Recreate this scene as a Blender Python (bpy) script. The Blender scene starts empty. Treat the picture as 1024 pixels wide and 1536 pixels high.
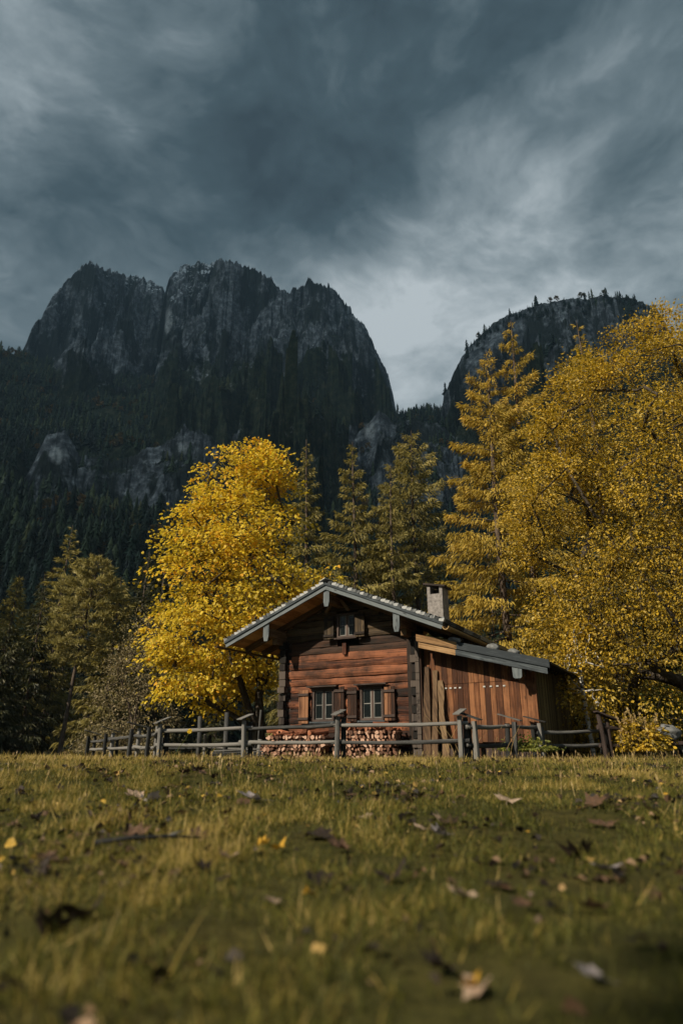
import bpy, math, random
import numpy as np
from mathutils import Vector, Matrix
R_ = math.radians
sc = bpy.context.scene
col = sc.collection
# ------------------------------------------------------------------ camera
EYE = 0.5
PITCH = 19.5
cam_d = bpy.data.cameras.new('camera'); cam = bpy.data.objects.new('camera', cam_d); col.objects.link(cam)
cam.location = (0, 0, EYE); cam.rotation_euler = (R_(90 + PITCH), 0, 0)
cam_d.sensor_fit = 'VERTICAL'; cam_d.sensor_height = 36; cam_d.lens = 24
cam_d.clip_start = .05; cam_d.clip_end = 20000
cam_d.dof.use_dof = True; cam_d.dof.focus_distance = 24; cam_d.dof.aperture_fstop = 1.05
sc.camera = cam
# ------------------------------------------------------------------ light
SUN_AZ, SUN_EL = math.atan2(-.78, -.625), R_(35)
S = Vector((math.sin(SUN_AZ) * math.cos(SUN_EL), math.cos(SUN_AZ) * math.cos(SUN_EL), math.sin(SUN_EL)))
sun_d = bpy.data.lights.new('sun', 'SUN'); sun_d.energy = 5; sun_d.angle = R_(.5); sun_d.color = (1, .87, .68)
sun = bpy.data.objects.new('sun', sun_d); col.objects.link(sun)
sun.rotation_euler = S.to_track_quat('Z', 'Y').to_euler()
sun.location = (-20, -20, 30)
sc.view_settings.view_transform = 'Standard'; sc.view_settings.look = 'None'
sc.view_settings.exposure = .5; sc.view_settings.gamma = 1
sc.cycles.use_denoising = True
sc.cycles.max_bounces = 6; sc.cycles.transparent_max_bounces = 8; sc.cycles.volume_bounces = 0
sc.cycles.sample_clamp_indirect = 4

def N(nt, typ, **kw):
    n = nt.nodes.new('ShaderNode' + typ)
    for k, v in kw.items():
        if k in n.bl_rna.properties: setattr(n, k, v)
        else: n.inputs[k].default_value = v
    return n
def L(nt, a, b): nt.links.new(a, b)
def mth(nt, op, a, b=None, c=None, clamp=False):
    n = nt.nodes.new('ShaderNodeMath'); n.operation = op; n.use_clamp = clamp
    for i, x in enumerate((a, b, c)):
        if x is None: continue
        if isinstance(x, (int, float)): n.inputs[i].default_value = x
        else: nt.links.new(x, n.inputs[i])
    return n.outputs[0]
def mixc(nt, f, a, b, blend='MIX'):
    n = nt.nodes.new('ShaderNodeMix'); n.data_type = 'RGBA'; n.blend_type = blend
    for s, x in ((n.inputs[0], f), (n.inputs[6], a), (n.inputs[7], b)):
        if isinstance(x, (int, float)): s.default_value = x
        elif isinstance(x, tuple): s.default_value = (*x[:3], 1)
        else: nt.links.new(x, s)
    return n.outputs[2]
def ramp(nt, f, stops, interp='LINEAR'):
    n = nt.nodes.new('ShaderNodeValToRGB'); n.color_ramp.interpolation = interp
    el = n.color_ramp.elements
    while len(el) < len(stops): el.new(.5)
    for e, (p, c) in zip(el, stops):
        e.position = p; e.color = (*c, 1) if isinstance(c, tuple) else (c, c, c, 1)
    nt.links.new(f, n.inputs[0]); return n.outputs[0]
def noise(nt, vec, scale, detail=5, rough=.55, dist=0, col_=False):
    n = N(nt, 'TexNoise'); n.inputs['Scale'].default_value = scale; n.inputs['Detail'].default_value = detail
    n.inputs['Roughness'].default_value = rough; n.inputs['Distortion'].default_value = dist
    if vec is not None: nt.links.new(vec, n.inputs['Vector'])
    return n.outputs[1 if col_ else 0]
def vmath(nt, op, a, b=None, s=None):
    n = nt.nodes.new('ShaderNodeVectorMath'); n.operation = op
    for i, x in enumerate((a, b)):
        if x is None: continue
        if isinstance(x, tuple): n.inputs[i].default_value = x
        else: nt.links.new(x, n.inputs[i])
    if s is not None: n.inputs['Scale'].default_value = s
    return n.outputs['Value' if op in ('DOT_PRODUCT', 'LENGTH') else 'Vector']

# ------------------------------------------------------------------ sky: Nishita behind a heavy storm cloud cover
w = bpy.data.worlds.new('World'); sc.world = w; w.use_nodes = True
nt = w.node_tree; nt.nodes.clear()
tc = N(nt, 'TexCoord'); D_ = tc.outputs['Generated']
def sky_dir(az, el):
    a, e = R_(az), R_(el); return (math.sin(a) * math.cos(e), math.cos(a) * math.cos(e), math.sin(e))
sky = N(nt, 'TexSky', sky_type='NISHITA', sun_disc=False)
sky.sun_elevation = SUN_EL; sky.sun_rotation = SUN_AZ % (2 * math.pi)
skyc = vmath(nt, 'SCALE', sky.outputs[0], s=.07)
mp = N(nt, 'Mapping'); mp.inputs['Rotation'].default_value = (R_(-20), R_(32), R_(-12)); mp.inputs['Scale'].default_value = (1.0, 1.0, 1.7); L(nt, D_, mp.inputs[0])
warp = noise(nt, mp.outputs[0], 2.4, 4, .5, 0, True)
PW = vmath(nt, 'ADD', mp.outputs[0], vmath(nt, 'SCALE', vmath(nt, 'SUBTRACT', warp, (.5, .5, .5)), s=.30))
n1 = noise(nt, PW, 3.2, 8, .56)
n2 = noise(nt, PW, 9.5, 8, .62)
# broad bright and dark masses of the cloud (azimuth, elevation, sharpness, amount)
BL = [(3.5, 30, 60, .40), (15, 38, 40, .40), (30, 37, 40, .36), (-33, 36, 14, .20), (-36, 46, 30, .05), (20, 45, 70, .14),
      (-8, 43, 40, -.22), (10, 54, 30, -.20), (38, 52, 30, -.16), (29, 41, 300, -.25), (6, 38.5, 500, .22), (14, 47, 300, .16), (180, 40, 2, .34), (-110, 40, 2, .15)]
g = None
for az, el, k, amt in BL:
    d = mth(nt, 'MAXIMUM', vmath(nt, 'DOT_PRODUCT', D_, sky_dir(az, el)), 0)
    t = mth(nt, 'MULTIPLY', mth(nt, 'POWER', d, k), amt)
    g = t if g is None else mth(nt, 'ADD', g, t)
g = mth(nt, 'ADD', g, .30)
g = mth(nt, 'ADD', g, mth(nt, 'MULTIPLY', mth(nt, 'SUBTRACT', n1, .5), 1.25))
g = mth(nt, 'ADD', g, mth(nt, 'MULTIPLY', mth(nt, 'SUBTRACT', n2, .5), .8), clamp=True)
cc = ramp(nt, g, [(0, (.024, .038, .045)), (.25, (.042, .066, .077)), (.5, (.100, .134, .149)), (.75, (.22, .262, .281)), (1, (.40, .445, .465))])
bg = N(nt, 'Background'); bg.inputs[1].default_value = 1
L(nt, mixc(nt, .93, skyc, cc), bg.inputs[0])
L(nt, bg.outputs[0], N(nt, 'OutputWorld').inputs[0])

# ------------------------------------------------------------------ helpers
rng = np.random.default_rng(7)
_pr = np.random.default_rng(3); _perm = np.concatenate([_pr.permutation(512)] * 3)
_ga = _pr.uniform(0, 2 * np.pi, 512); _gx, _gy = np.cos(_ga), np.sin(_ga)
def pn(x, y):
    xi = np.floor(x).astype(np.int64); yi = np.floor(y).astype(np.int64); fx = x - xi; fy = y - yi
    xi &= 511; yi &= 511
    u = fx * fx * fx * (fx * (fx * 6 - 15) + 10); v = fy * fy * fy * (fy * (fy * 6 - 15) + 10)
    def gr(i, j, dx, dy):
        h = _perm[_perm[i & 511] + (j & 511)]; return _gx[h] * dx + _gy[h] * dy
    a = gr(xi, yi, fx, fy); b = gr(xi + 1, yi, fx - 1, fy); c = gr(xi, yi + 1, fx, fy - 1); d = gr(xi + 1, yi + 1, fx - 1, fy - 1)
    return 1.5 * ((a * (1 - u) + b * u) * (1 - v) + (c * (1 - u) + d * u) * v)
def fbm(x, y, o=5, g_=.5):
    s = 0; a = 1; t = 0
    for i in range(o): s = s + a * pn(x * 2 ** i + 17.3 * i, y * 2 ** i - 9.1 * i); t += a; a *= g_
    return s / t
def ridged(x, y, o=5, g_=.55):
    s = 0; a = 1; t = 0
    for i in range(o): s = s + a * (1 - 2 * np.abs(pn(x * 2 ** i + 5.7 * i, y * 2 ** i + 31.9 * i))); t += a; a *= g_
    return s / t
def sstep(a, b, x):
    t = np.clip((x - a) / (b - a), 0, 1); return t * t * (3 - 2 * t)

def tag(o, label=None, cat=None, group=None, kind=None):
    if label: o['label'] = label
    if cat: o['category'] = cat
    if group: o['group'] = group
    if kind: o['kind'] = kind
    return o
def empty(name, loc, rz=0):
    o = bpy.data.objects.new(name, None); col.objects.link(o); o.location = loc; o.rotation_euler = (0, 0, rz); o.empty_display_size = .2; return o
def link(name, me, mats, parent=None):
    for m in (mats if isinstance(mats, (list, tuple)) else [mats]): me.materials.append(m)
    o = bpy.data.objects.new(name, me); col.objects.link(o)
    if parent is not None: o.parent = parent
    return o
def copy_tree(o, parent=None):
    c = o.copy(); col.objects.link(c)
    if parent is not None: c.parent = parent
    for ch in o.children: copy_tree(ch, c)
    return c
def mesh_np(name, V, F, tint=None, smooth=False):
    """V (n,3); F (m,k) all faces of k corners"""
    me = bpy.data.meshes.new(name); V = np.asarray(V, np.float32); F = np.asarray(F, np.int32)
    m, k = F.shape
    me.vertices.add(len(V)); me.vertices.foreach_set('co', V.ravel())
    me.loops.add(m * k); me.loops.foreach_set('vertex_index', F.ravel())
    me.polygons.add(m); me.polygons.foreach_set('loop_start', np.arange(0, m * k, k, dtype=np.int32))
    me.polygons.foreach_set('use_smooth', np.full(m, smooth))
    if tint is not None:
        a = me.attributes.new('tint', 'FLOAT', 'FACE'); a.data.foreach_set('value', np.asarray(tint, np.float32))
    me.update(calc_edges=True); me.validate(); return me
def inst(tv, tf, P, X, Y, Z, SX, SY, SZ=None, tint=None):
    """copies of a template on frames -> V, F, tint per face"""
    tv = np.asarray(tv, float); tf = np.asarray(tf); n = len(P); k = len(tv)
    SX = np.broadcast_to(SX, n); SY = np.broadcast_to(SY, n); SZ = SY if SZ is None else np.broadcast_to(SZ, n)
    V = P[:, None] + (tv[None, :, 0:1] * SX[:, None, None]) * X[:, None] + (tv[None, :, 1:2] * SY[:, None, None]) * Y[:, None] + (tv[None, :, 2:3] * SZ[:, None, None]) * Z[:, None]
    F = (tf[None] + (np.arange(n) * k)[:, None, None]).reshape(-1, tf.shape[1])
    t = None if tint is None else np.repeat(tint, len(tf))
    return V.reshape(-1, 3), F, t
def nrm(a): return a / (np.linalg.norm(a, axis=-1, keepdims=True) + 1e-9)
def frames(Y, up):
    Y = nrm(Y); X = nrm(np.cross(Y, up)); Z = np.cross(X, Y); return X, Y, Z

class MB:
    """collects boards, logs and tubes with lengthwise UVs; build() links ONE mesh object"""
    def __init__(s, seed=0): s.v = []; s.f = []; s.uv = []; s.t = []; s.r = random.Random(seed)
    def add(s, vs, fs, uvs, tint):
        b = len(s.v); s.v += [tuple(p) for p in vs]
        for f, uv in zip(fs, uvs): s.f.append([b + i for i in f]); s.uv += uv; s.t.append(tint)
    def hexa(s, c, d, tint=None):
        """8 corners: 4 at the start ring, 4 at the end ring; length direction start->end"""
        tint = s.r.random() if tint is None else tint
        ln = (Vector(c[4]) - Vector(c[0])).length; o = s.r.uniform(0, 50); q = s.r.uniform(0, 50)
        e = [(Vector(c[(i + 1) % 4]) - Vector(c[i])).length for i in range(4)]
        fs = [(3, 2, 1, 0), (4, 5, 6, 7)]; uvs = [[(o + .02 * k, q + e[0] * a) for k, a in ((0, 0), (0, 1), (1, 1), (1, 0))]] * 2
        acc = q
        for i in range(4):
            j = (i + 1) % 4; fs.append((i, j, 4 + j, 4 + i)); uvs.append([(o, acc), (o, acc + e[i]), (o + ln, acc + e[i]), (o + ln, acc)]); acc += e[i]
        s.add(c, fs, uvs, tint)
    def beam(s, p0, p1, w, h, up=(0, 0, 1), tint=None, w1=None, h1=None, roll=0):
        p0, p1 = Vector(p0), Vector(p1); d = (p1 - p0).normalized(); up = Vector(up)
        if abs(d.dot(up)) > .98: up = Vector((0, 1, 0))
        sd = d.cross(up).normalized(); u2 = sd.cross(d)
        if roll: m = Matrix.Rotation(roll, 3, d); sd = m @ sd; u2 = m @ u2
        w1 = w if w1 is None else w1; h1 = h if h1 is None else h1
        c = [p0 + sd * (a * w / 2) + u2 * (b * h / 2) for a, b in ((-1, -1), (1, -1), (1, 1), (-1, 1))] + \
            [p1 + sd * (a * w1 / 2) + u2 * (b * h1 / 2) for a, b in ((-1, -1), (1, -1), (1, 1), (-1, 1))]
        s.hexa(c, d, tint)
    def box(s, a, b, tint=None, axis=None):
        a, b = Vector(a), Vector(b); e = b - a; ax = axis if axis is not None else max(range(3), key=lambda i: abs(e[i]))
        c = (a + b) / 2; p0 = c.copy(); p1 = c.copy(); p0[ax] = a[ax]; p1[ax] = b[ax]
        if ax == 2: s.beam(p0, p1, e.x, e.y, (0, 1, 0), tint)
        elif ax == 0: s.beam(p0, p1, e.y, e.z, (0, 0, 1), tint)
        else: s.beam(p0, p1, e.x, e.z, (0, 0, 1), tint)
    def tube(s, pts, rad, n=8, tint=None, jit=0, sq=0, up=(0, 0, 1), cap=True, flat=1):
        tint = s.r.random() if tint is None else tint
        pts = [Vector(p) for p in pts]; m = len(pts); b = len(s.v); o = s.r.uniform(0, 50); q = s.r.uniform(0, 50)
        rad = [rad] * m if isinstance(rad, (int, float)) else rad
        u = Vector(up); ln = 0; lens = []
        lob = [1 + s.r.uniform(-jit, jit) for _ in range(n)]
        for i, p in enumerate(pts):
            d = (pts[min(i + 1, m - 1)] - pts[max(i - 1, 0)]).normalized()
            uu = u if abs(d.dot(u)) < .97 else Vector((0.3, 1, 0))
            sd = d.cross(uu).normalized(); u2 = sd.cross(d)
            if i: ln += (p - pts[i - 1]).length
            lens.append(ln)
            for k in range(n):
                a = 2 * math.pi * (k + .5) / n; ca, sa = math.cos(a), math.sin(a)
                rr = rad[i] * lob[k] * (1 + s.r.uniform(-jit, jit) * .4)
                if sq: rr *= (abs(ca) ** sq + abs(sa) ** sq) ** (-1 / sq)
                s.v.append(tuple(p + sd * (ca * rr) + u2 * (sa * rr * flat)))
        per = 2 * math.pi * max(rad) / n
        for i in range(m - 1):
            for k in range(n):
                k2 = (k + 1) % n
                s.f.append([b + i * n + k, b + i * n + k2, b + (i + 1) * n + k2, b + (i + 1) * n + k])
                s.uv += [(o + lens[i], q + k * per), (o + lens[i], q + (k + 1) * per), (o + lens[i + 1], q + (k + 1) * per), (o + lens[i + 1], q + k * per)]; s.t.append(tint)
        if cap:
            for base, rev in ((b, True), (b + (m - 1) * n, False)):
                f = [base + k for k in range(n)]; f = f[::-1] if rev else f
                s.f.append(f); s.uv += [(o + .03 * math.cos(k), q + .2 * math.sin(k)) for k in range(n)]; s.t.append(min(1, tint + .25))
    def poly(s, outline, thick, tint=None):
        """flat outline of 3-D points, thickened along vector thick"""
        tint = s.r.random() if tint is None else tint; t = Vector(thick); n = len(outline); b = len(s.v); o = s.r.uniform(0, 40)
        s.v += [tuple(p) for p in outline] + [tuple(Vector(p) + t) for p in outline]
        def uvof(i): p = s.v[i]; return (p[2] + o, p[0] + p[1] + o)
        for f in [list(range(b, b + n))[::-1], list(range(b + n, b + 2 * n))] + [[b + i, b + (i + 1) % n, b + n + (i + 1) % n, b + n + i] for i in range(n)]:
            s.f.append(f); s.uv += [uvof(i) for i in f]; s.t.append(tint)
    def build(s, name, mat, parent=None, zoff=0, smooth=False, loc=None):
        me = bpy.data.meshes.new(name)
        me.from_pydata([(p[0], p[1], p[2] + zoff) for p in s.v], [], s.f)
        uv = me.uv_layers.new(name='UVMap'); uv.data.foreach_set('uv', np.array(s.uv, np.float32).ravel())
        a = me.attributes.new('tint', 'FLOAT', 'FACE'); a.data.foreach_set('value', np.array(s.t, np.float32))
        if smooth: me.polygons.foreach_set('use_smooth', np.ones(len(me.polygons), bool))
        me.flip_normals(); me.update()
        o = link(name, me, mat, parent)
        if loc is not None: o.location = loc
        return o

# ------------------------------------------------------------------ materials
def mat(name):
    m = bpy.data.materials.new(name); m.use_nodes = True; nt = m.node_tree; nt.nodes.clear()
    out = N(nt, 'OutputMaterial'); return m, nt, out
def wood(name, cols, rough=.8, tint=.5, grain=(1.6, 26), bump=.5, stain=None, stain_amt=.6, knots=True, objrand=0, cracks=.0):
    """cols: dark, mid, light"""
    m, nt, out = mat(name)
    uv = N(nt, 'UVMap'); uv.uv_map = 'UVMap'
    at = N(nt, 'Attribute'); at.attribute_name = 'tint'; T = at.outputs['Fac']
    mp = N(nt, 'Mapping'); mp.inputs['Scale'].default_value = (grain[0], grain[1], 1); L(nt, uv.outputs[0], mp.inputs[0])
    g1 = noise(nt, mp.outputs[0], 1.0, 6, .6, .6)
    g2 = noise(nt, uv.outputs[0], 3.0, 4, .6)
    f = mth(nt, 'ADD', mth(nt, 'MULTIPLY', g1, .75), mth(nt, 'MULTIPLY', g2, .35))
    f = mth(nt, 'ADD', f, mth(nt, 'MULTIPLY', mth(nt, 'SUBTRACT', T, .5), tint))
    if objrand:
        oi = N(nt, 'ObjectInfo'); f = mth(nt, 'ADD', f, mth(nt, 'MULTIPLY', mth(nt, 'SUBTRACT', oi.outputs['Random'], .5), objrand))
    c = ramp(nt, f, [(.36, cols[0]), (.54, cols[1]), (.72, cols[2])])
    if cracks:
        mc = N(nt, 'Mapping'); mc.inputs['Scale'].default_value = (.9, 42, 1); L(nt, uv.outputs[0], mc.inputs[0])
        c = mixc(nt, ramp(nt, noise(nt, mc.outputs[0], 1, 4, .6, .4), [(.57, 0.0), (.64, cracks)]), c, tuple(x * .5 for x in cols[0]))
    if knots:
        mk = N(nt, 'Mapping'); mk.inputs['Scale'].default_value = (2.2, 7, 1); L(nt, uv.outputs[0], mk.inputs[0])
        vo = N(nt, 'TexVoronoi'); vo.inputs['Scale'].default_value = 1; L(nt, mk.outputs[0], vo.inputs['Vector'])
        kf = ramp(nt, vo.outputs['Distance'], [(.07, .75), (.16, 0.0)])
        c = mixc(nt, kf, c, tuple(x * .45 for x in cols[0]))
    if stain:
        o = N(nt, 'TexCoord'); s_ = noise(nt, o.outputs['Object'], 1.1, 5, .65)
        c = mixc(nt, mth(nt, 'MULTIPLY', ramp(nt, s_, [(.42, 0.0), (.62, 1.0)]), stain_amt), c, stain)
    b = N(nt, 'BsdfPrincipled'); b.inputs['Roughness'].default_value = rough; b.inputs['Specular IOR Level'].default_value = .25
    L(nt, c, b.inputs['Base Color'])
    bp = N(nt, 'Bump'); bp.inputs['Strength'].default_value = bump; bp.inputs['Distance'].default_value = .02; L(nt, f, bp.inputs['Height']); L(nt, bp.outputs[0], b.inputs['Normal'])
    L(nt, b.outputs[0], out.inputs[0]); return m
def leafmat(name, stops, trans=.4, rough=.55, spec=.3, tcol=1.25):
    m, nt, out = mat(name)
    at = N(nt, 'Attribute'); at.attribute_name = 'tint'
    c = ramp(nt, at.outputs['Fac'], stops)
    b = N(nt, 'BsdfPrincipled'); b.inputs['Roughness'].default_value = rough; b.inputs['Specular IOR Level'].default_value = spec
    L(nt, c, b.inputs['Base Color'])
    t = N(nt, 'BsdfTranslucent'); L(nt, mixc(nt, 1, c, (tcol, tcol, tcol * .8), 'MULTIPLY'), t.inputs[0])
    mx = N(nt, 'MixShader'); mx.inputs[0].default_value = trans; L(nt, b.outputs[0], mx.inputs[1]); L(nt, t.outputs[0], mx.inputs[2]); L(nt, mx.outputs[0], out.inputs[0])
    return m
def plain(name, c, rough=.7, spec=.3, var=.25, scale=8, bump=.3, metal=0):
    m, nt, out = mat(name); tc = N(nt, 'TexCoord'); n = noise(nt, tc.outputs['Object'], scale, 6, .62)
    cc = mixc(nt, ramp(nt, n, [(.3, 0.0), (.7, 1.0)]), tuple(x * (1 - var) for x in c), tuple(min(1, x * (1 + var)) for x in c))
    b = N(nt, 'BsdfPrincipled'); b.inputs['Roughness'].default_value = rough; b.inputs['Specular IOR Level'].default_value = spec; b.inputs['Metallic'].default_value = metal
    L(nt, cc, b.inputs['Base Color']); bp = N(nt, 'Bump'); bp.inputs['Strength'].default_value = bump; bp.inputs['Distance'].default_value = .02; L(nt, n, bp.inputs['Height']); L(nt, bp.outputs[0], b.inputs['Normal'])
    L(nt, b.outputs[0], out.inputs[0]); return m
M = {}
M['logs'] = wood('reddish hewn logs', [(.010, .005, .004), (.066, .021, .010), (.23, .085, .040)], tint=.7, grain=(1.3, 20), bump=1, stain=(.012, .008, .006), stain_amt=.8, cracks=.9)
M['gable'] = wood('weathered shade-dark gable logs', [(.016, .012, .008), (.05, .034, .019), (.10, .07, .038)], tint=.4, cracks=.8)  # weathered wood, its colour darkened further for the shade under the verge
M['dark_wood'] = wood('dark toned logs', [(.007, .006, .005), (.018, .012, .009), (.05, .025, .015)], tint=.35)  # dark log colour; on the wall band it carries the eave shade
M['ends'] = wood('log ends', [(.006, .005, .004), (.018, .013, .011), (.075, .06, .05)], tint=.8, grain=(14, 14))
M['board'] = wood('brown vertical boards', [(.045, .016, .007), (.13, .05, .02), (.24, .105, .045)], tint=.5, stain=(.03, .014, .008), stain_amt=.6, cracks=.5)
M['slab'] = wood('bark edged slabs', [(.035, .02, .011), (.10, .06, .032), (.18, .12, .065)], tint=.5)
M['slat'] = wood('ochre slats', [(.05, .035, .014), (.14, .10, .04), (.22, .16, .065)], tint=.4)
M['soffit'] = wood('warm soffit planks', [(.34, .16, .06), (.58, .31, .13), (.72, .44, .21)], tint=.35)
M['rafter'] = wood('brown rafters', [(.05, .03, .015), (.12, .074, .036), (.20, .13, .068)], tint=.3)
M['grey'] = wood('grey weathered boards', [(.025, .032, .038), (.066, .08, .09), (.13, .15, .16)], tint=.45)
M['fence'] = wood('silvery fence wood', [(.015, .016, .016), (.055, .056, .056), (.16, .155, .145)], tint=.7, grain=(1.2, 40), bump=.8)
M['fasc'] = wood('fascia boards', [(.10, .055, .025), (.23, .135, .06), (.36, .23, .12)], tint=.2)
M['shut'] = wood('shutter boards', [(.022, .010, .006), (.085, .036, .018), (.22, .105, .052)], tint=.9)
M['frame'] = wood('dark window frame', [(.02, .014, .012), (.05, .035, .03), (.09, .065, .055)], tint=.3)
M['sash'] = wood('pale window sash', [(.09, .088, .08), (.165, .16, .15), (.25, .245, .23)], tint=.2)
M['shing'] = wood('larch shingles', [(.03, .034, .037), (.12, .13, .135), (.36, .37, .37)], tint=.9)
M['gutter'] = wood('wooden gutter', [(.14, .085, .035), (.30, .20, .085), (.42, .30, .14)], tint=.2)
M['fw_end'] = wood('split firewood', [(.08, .04, .025), (.22, .11, .068), (.45, .29, .21)], tint=.7, grain=(9, 9), knots=False, objrand=.42)
M['fw_red'] = wood('fresh split firewood', [(.12, .042, .02), (.27, .095, .045), (.45, .22, .13)], tint=.6, grain=(2, 20), knots=False, objrand=.35)
M['plaster'] = plain('chimney plaster', (.20, .185, .175), .9, .2, .45, 9, .8)
M['metal'] = plain('grey sheet metal', (.16, .17, .18), .55, .4, .3, 6, .1)
M['stone'] = plain('grey stone', (.15, .155, .155), .9, .2, .5, 7, .9)
M['white'] = plain('white plates', (.40, .40, .385), .6, .3, .1)
M['cloth'] = plain('curtain cloth', (.5, .45, .36), .9, .1, .15, 12)
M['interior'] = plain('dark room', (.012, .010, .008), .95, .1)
m, nt, out = mat('window glass'); M['glass'] = m
b = N(nt, 'BsdfPrincipled'); b.inputs['Base Color'].default_value = (.008, .011, .011, 1); b.inputs['Roughness'].default_value = .06; b.inputs['Specular IOR Level'].default_value = .22
tr = N(nt, 'BsdfTransparent'); mx = N(nt, 'MixShader'); mx.inputs[0].default_value = .22; L(nt, b.outputs[0], mx.inputs[1]); L(nt, tr.outputs[0], mx.inputs[2]); L(nt, mx.outputs[0], out.inputs[0])
def bark(name, c0, c1, sc_=(3, 3, 1), patch=None):
    m, nt, out = mat(name); tc = N(nt, 'TexCoord'); mp = N(nt, 'Mapping'); mp.inputs['Scale'].default_value = (9, 9, 1.6); L(nt, tc.outputs['Object'], mp.inputs[0])
    n = noise(nt, mp.outputs[0], 1.5, 6, .65); c = ramp(nt, n, [(.32, c0), (.68, c1)])
    if patch:
        mp2 = N(nt, 'Mapping'); mp2.inputs['Scale'].default_value = (3, 3, 9); L(nt, tc.outputs['Object'], mp2.inputs[0])
        c = mixc(nt, ramp(nt, noise(nt, mp2.outputs[0], 1.4, 5, .6), [(.52, 0.0), (.6, 1.0)]), c, patch)
    b = N(nt, 'BsdfPrincipled'); b.inputs['Roughness'].default_value = .9; b.inputs['Specular IOR Level'].default_value = .15; L(nt, c, b.inputs['Base Color'])
    bp = N(nt, 'Bump'); bp.inputs['Strength'].default_value = .7; bp.inputs['Distance'].default_value = .03; L(nt, n, bp.inputs['Height']); L(nt, bp.outputs[0], b.inputs['Normal'])
    L(nt, b.outputs[0], out.inputs[0]); return m
M['bark'] = bark('conifer bark', (.03, .022, .017), (.13, .10, .08))
M['bark2'] = bark('maple bark', (.022, .018, .014), (.085, .07, .055))
M['birch'] = bark('birch bark', (.34, .33, .31), (.6, .59, .56), patch=(.03, .027, .025))
M['maple'] = leafmat('yellow maple leaves', [(0, (.17, .14, .018)), (.3, (.42, .32, .03)), (.65, (.66, .49, .04)), (.9, (.80, .60, .07)), (1, (.70, .38, .03))], .45)
M['alder'] = leafmat('golden small leaves', [(0, (.035, .032, .008)), (.3, (.15, .115, .014)), (.6, (.39, .265, .018)), (.9, (.62, .40, .025)), (1, (.58, .44, .11))], .38, spec=.45)
M['larch'] = leafmat('golden larch needles', [(0, (.13, .105, .02)), (.5, (.42, .31, .055)), (1, (.70, .50, .11))], .35)
M['olive'] = leafmat('olive spruce needles', [(0, (.06, .052, .017)), (.5, (.205, .178, .052)), (1, (.42, .345, .11))], .3)
M['pine'] = leafmat('pale pine needles', [(0, (.10, .09, .032)), (.5, (.28, .245, .085)), (1, (.48, .41, .17))], .3)
M['dark'] = leafmat('dark spruce needles', [(0, (.016, .022, .010)), (.5, (.04, .044, .017)), (1, (.085, .078, .026))], .25)
M['shrub'] = leafmat('green shrub leaves', [(0, (.05, .07, .012)), (.5, (.13, .15, .03)), (1, (.30, .28, .06))], .35)
M['straw'] = leafmat('dry stalks', [(0, (.14, .09, .04)), (.5, (.33, .23, .10)), (1, (.55, .42, .2))], .3)
M['brush'] = leafmat('brown bare brush', [(0, (.07, .06, .03)), (.5, (.20, .165, .085)), (1, (.36, .29, .16))], .3)

# ------------------------------------------------------------------ ground
MOUND = [(-3.3, 8.2, .9, .10), (-1.5, 8.6, .55, .09), (1.6, 10.5, .8, .07), (-2.2, 5.2, .5, .05), (.6, 6.4, .4, .04), (2.6, 5.6, .5, .05), (-1.0, 3.2, .35, .04)]
def gz(x, y):
    x = np.asarray(x, float); y = np.asarray(y, float)
    z = .36 * sstep(1.5, 14, y) + .05 * fbm(x * .45, y * .45, 3) * sstep(0, 3, y) * (1 - sstep(12, 16, y)) + .015 * pn(x * 2.3, y * 2.3)
    for mx_, my, r, h in MOUND: z = z + h * np.exp(-((x - mx_) ** 2 + (y - my) ** 2) / r ** 2)
    return z
def gz1(x, y): return float(gz(np.array([x]), np.array([y]))[0])
def grid_xy(xs, ys):
    X, Y = np.meshgrid(xs, ys); n, k = X.shape; i = np.arange((n - 1) * (k - 1)); r, c = i // (k - 1), i % (k - 1)
    a = r * k + c; return X.ravel(), Y.ravel(), np.stack([a, a + 1, a + k + 1, a + k], 1)
xs = np.unique(np.concatenate([np.linspace(-12, 12, 161), np.linspace(-600, -12, 30), np.linspace(12, 600, 30)]))
ys = np.unique(np.concatenate([np.linspace(.5, 20, 150), np.linspace(20, 240, 45), np.linspace(-600, .5, 30)]))
X, Y, Fg = grid_xy(xs, ys)
m, nt, out = mat('meadow soil'); M['soil'] = m
tc = N(nt, 'TexCoord'); o_ = tc.outputs['Object']
n1 = noise(nt, o_, .5, 6, .6); n2 = noise(nt, o_, 6, 6, .7)
c = ramp(nt, n2, [(.3, (.022, .018, .008)), (.55, (.06, .052, .016)), (.8, (.12, .095, .03))])
c = mixc(nt, ramp(nt, n1, [(.4, 0.0), (.6, .6)]), c, (.035, .04, .012))
b = N(nt, 'BsdfPrincipled'); b.inputs['Roughness'].default_value = 1; b.inputs['Specular IOR Level'].default_value = .05; L(nt, c, b.inputs['Base Color'])
bp = N(nt, 'Bump'); bp.inputs['Strength'].default_value = .8; bp.inputs['Distance'].default_value = .05; L(nt, n2, bp.inputs['Height']); L(nt, bp.outputs[0], b.inputs['Normal']); L(nt, b.outputs[0], out.inputs[0])
tag(link('meadow_ground', mesh_np('meadow_ground', np.stack([X, Y, gz(X, Y)], 1), Fg, smooth=True), M['soil']), kind='structure')
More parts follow.
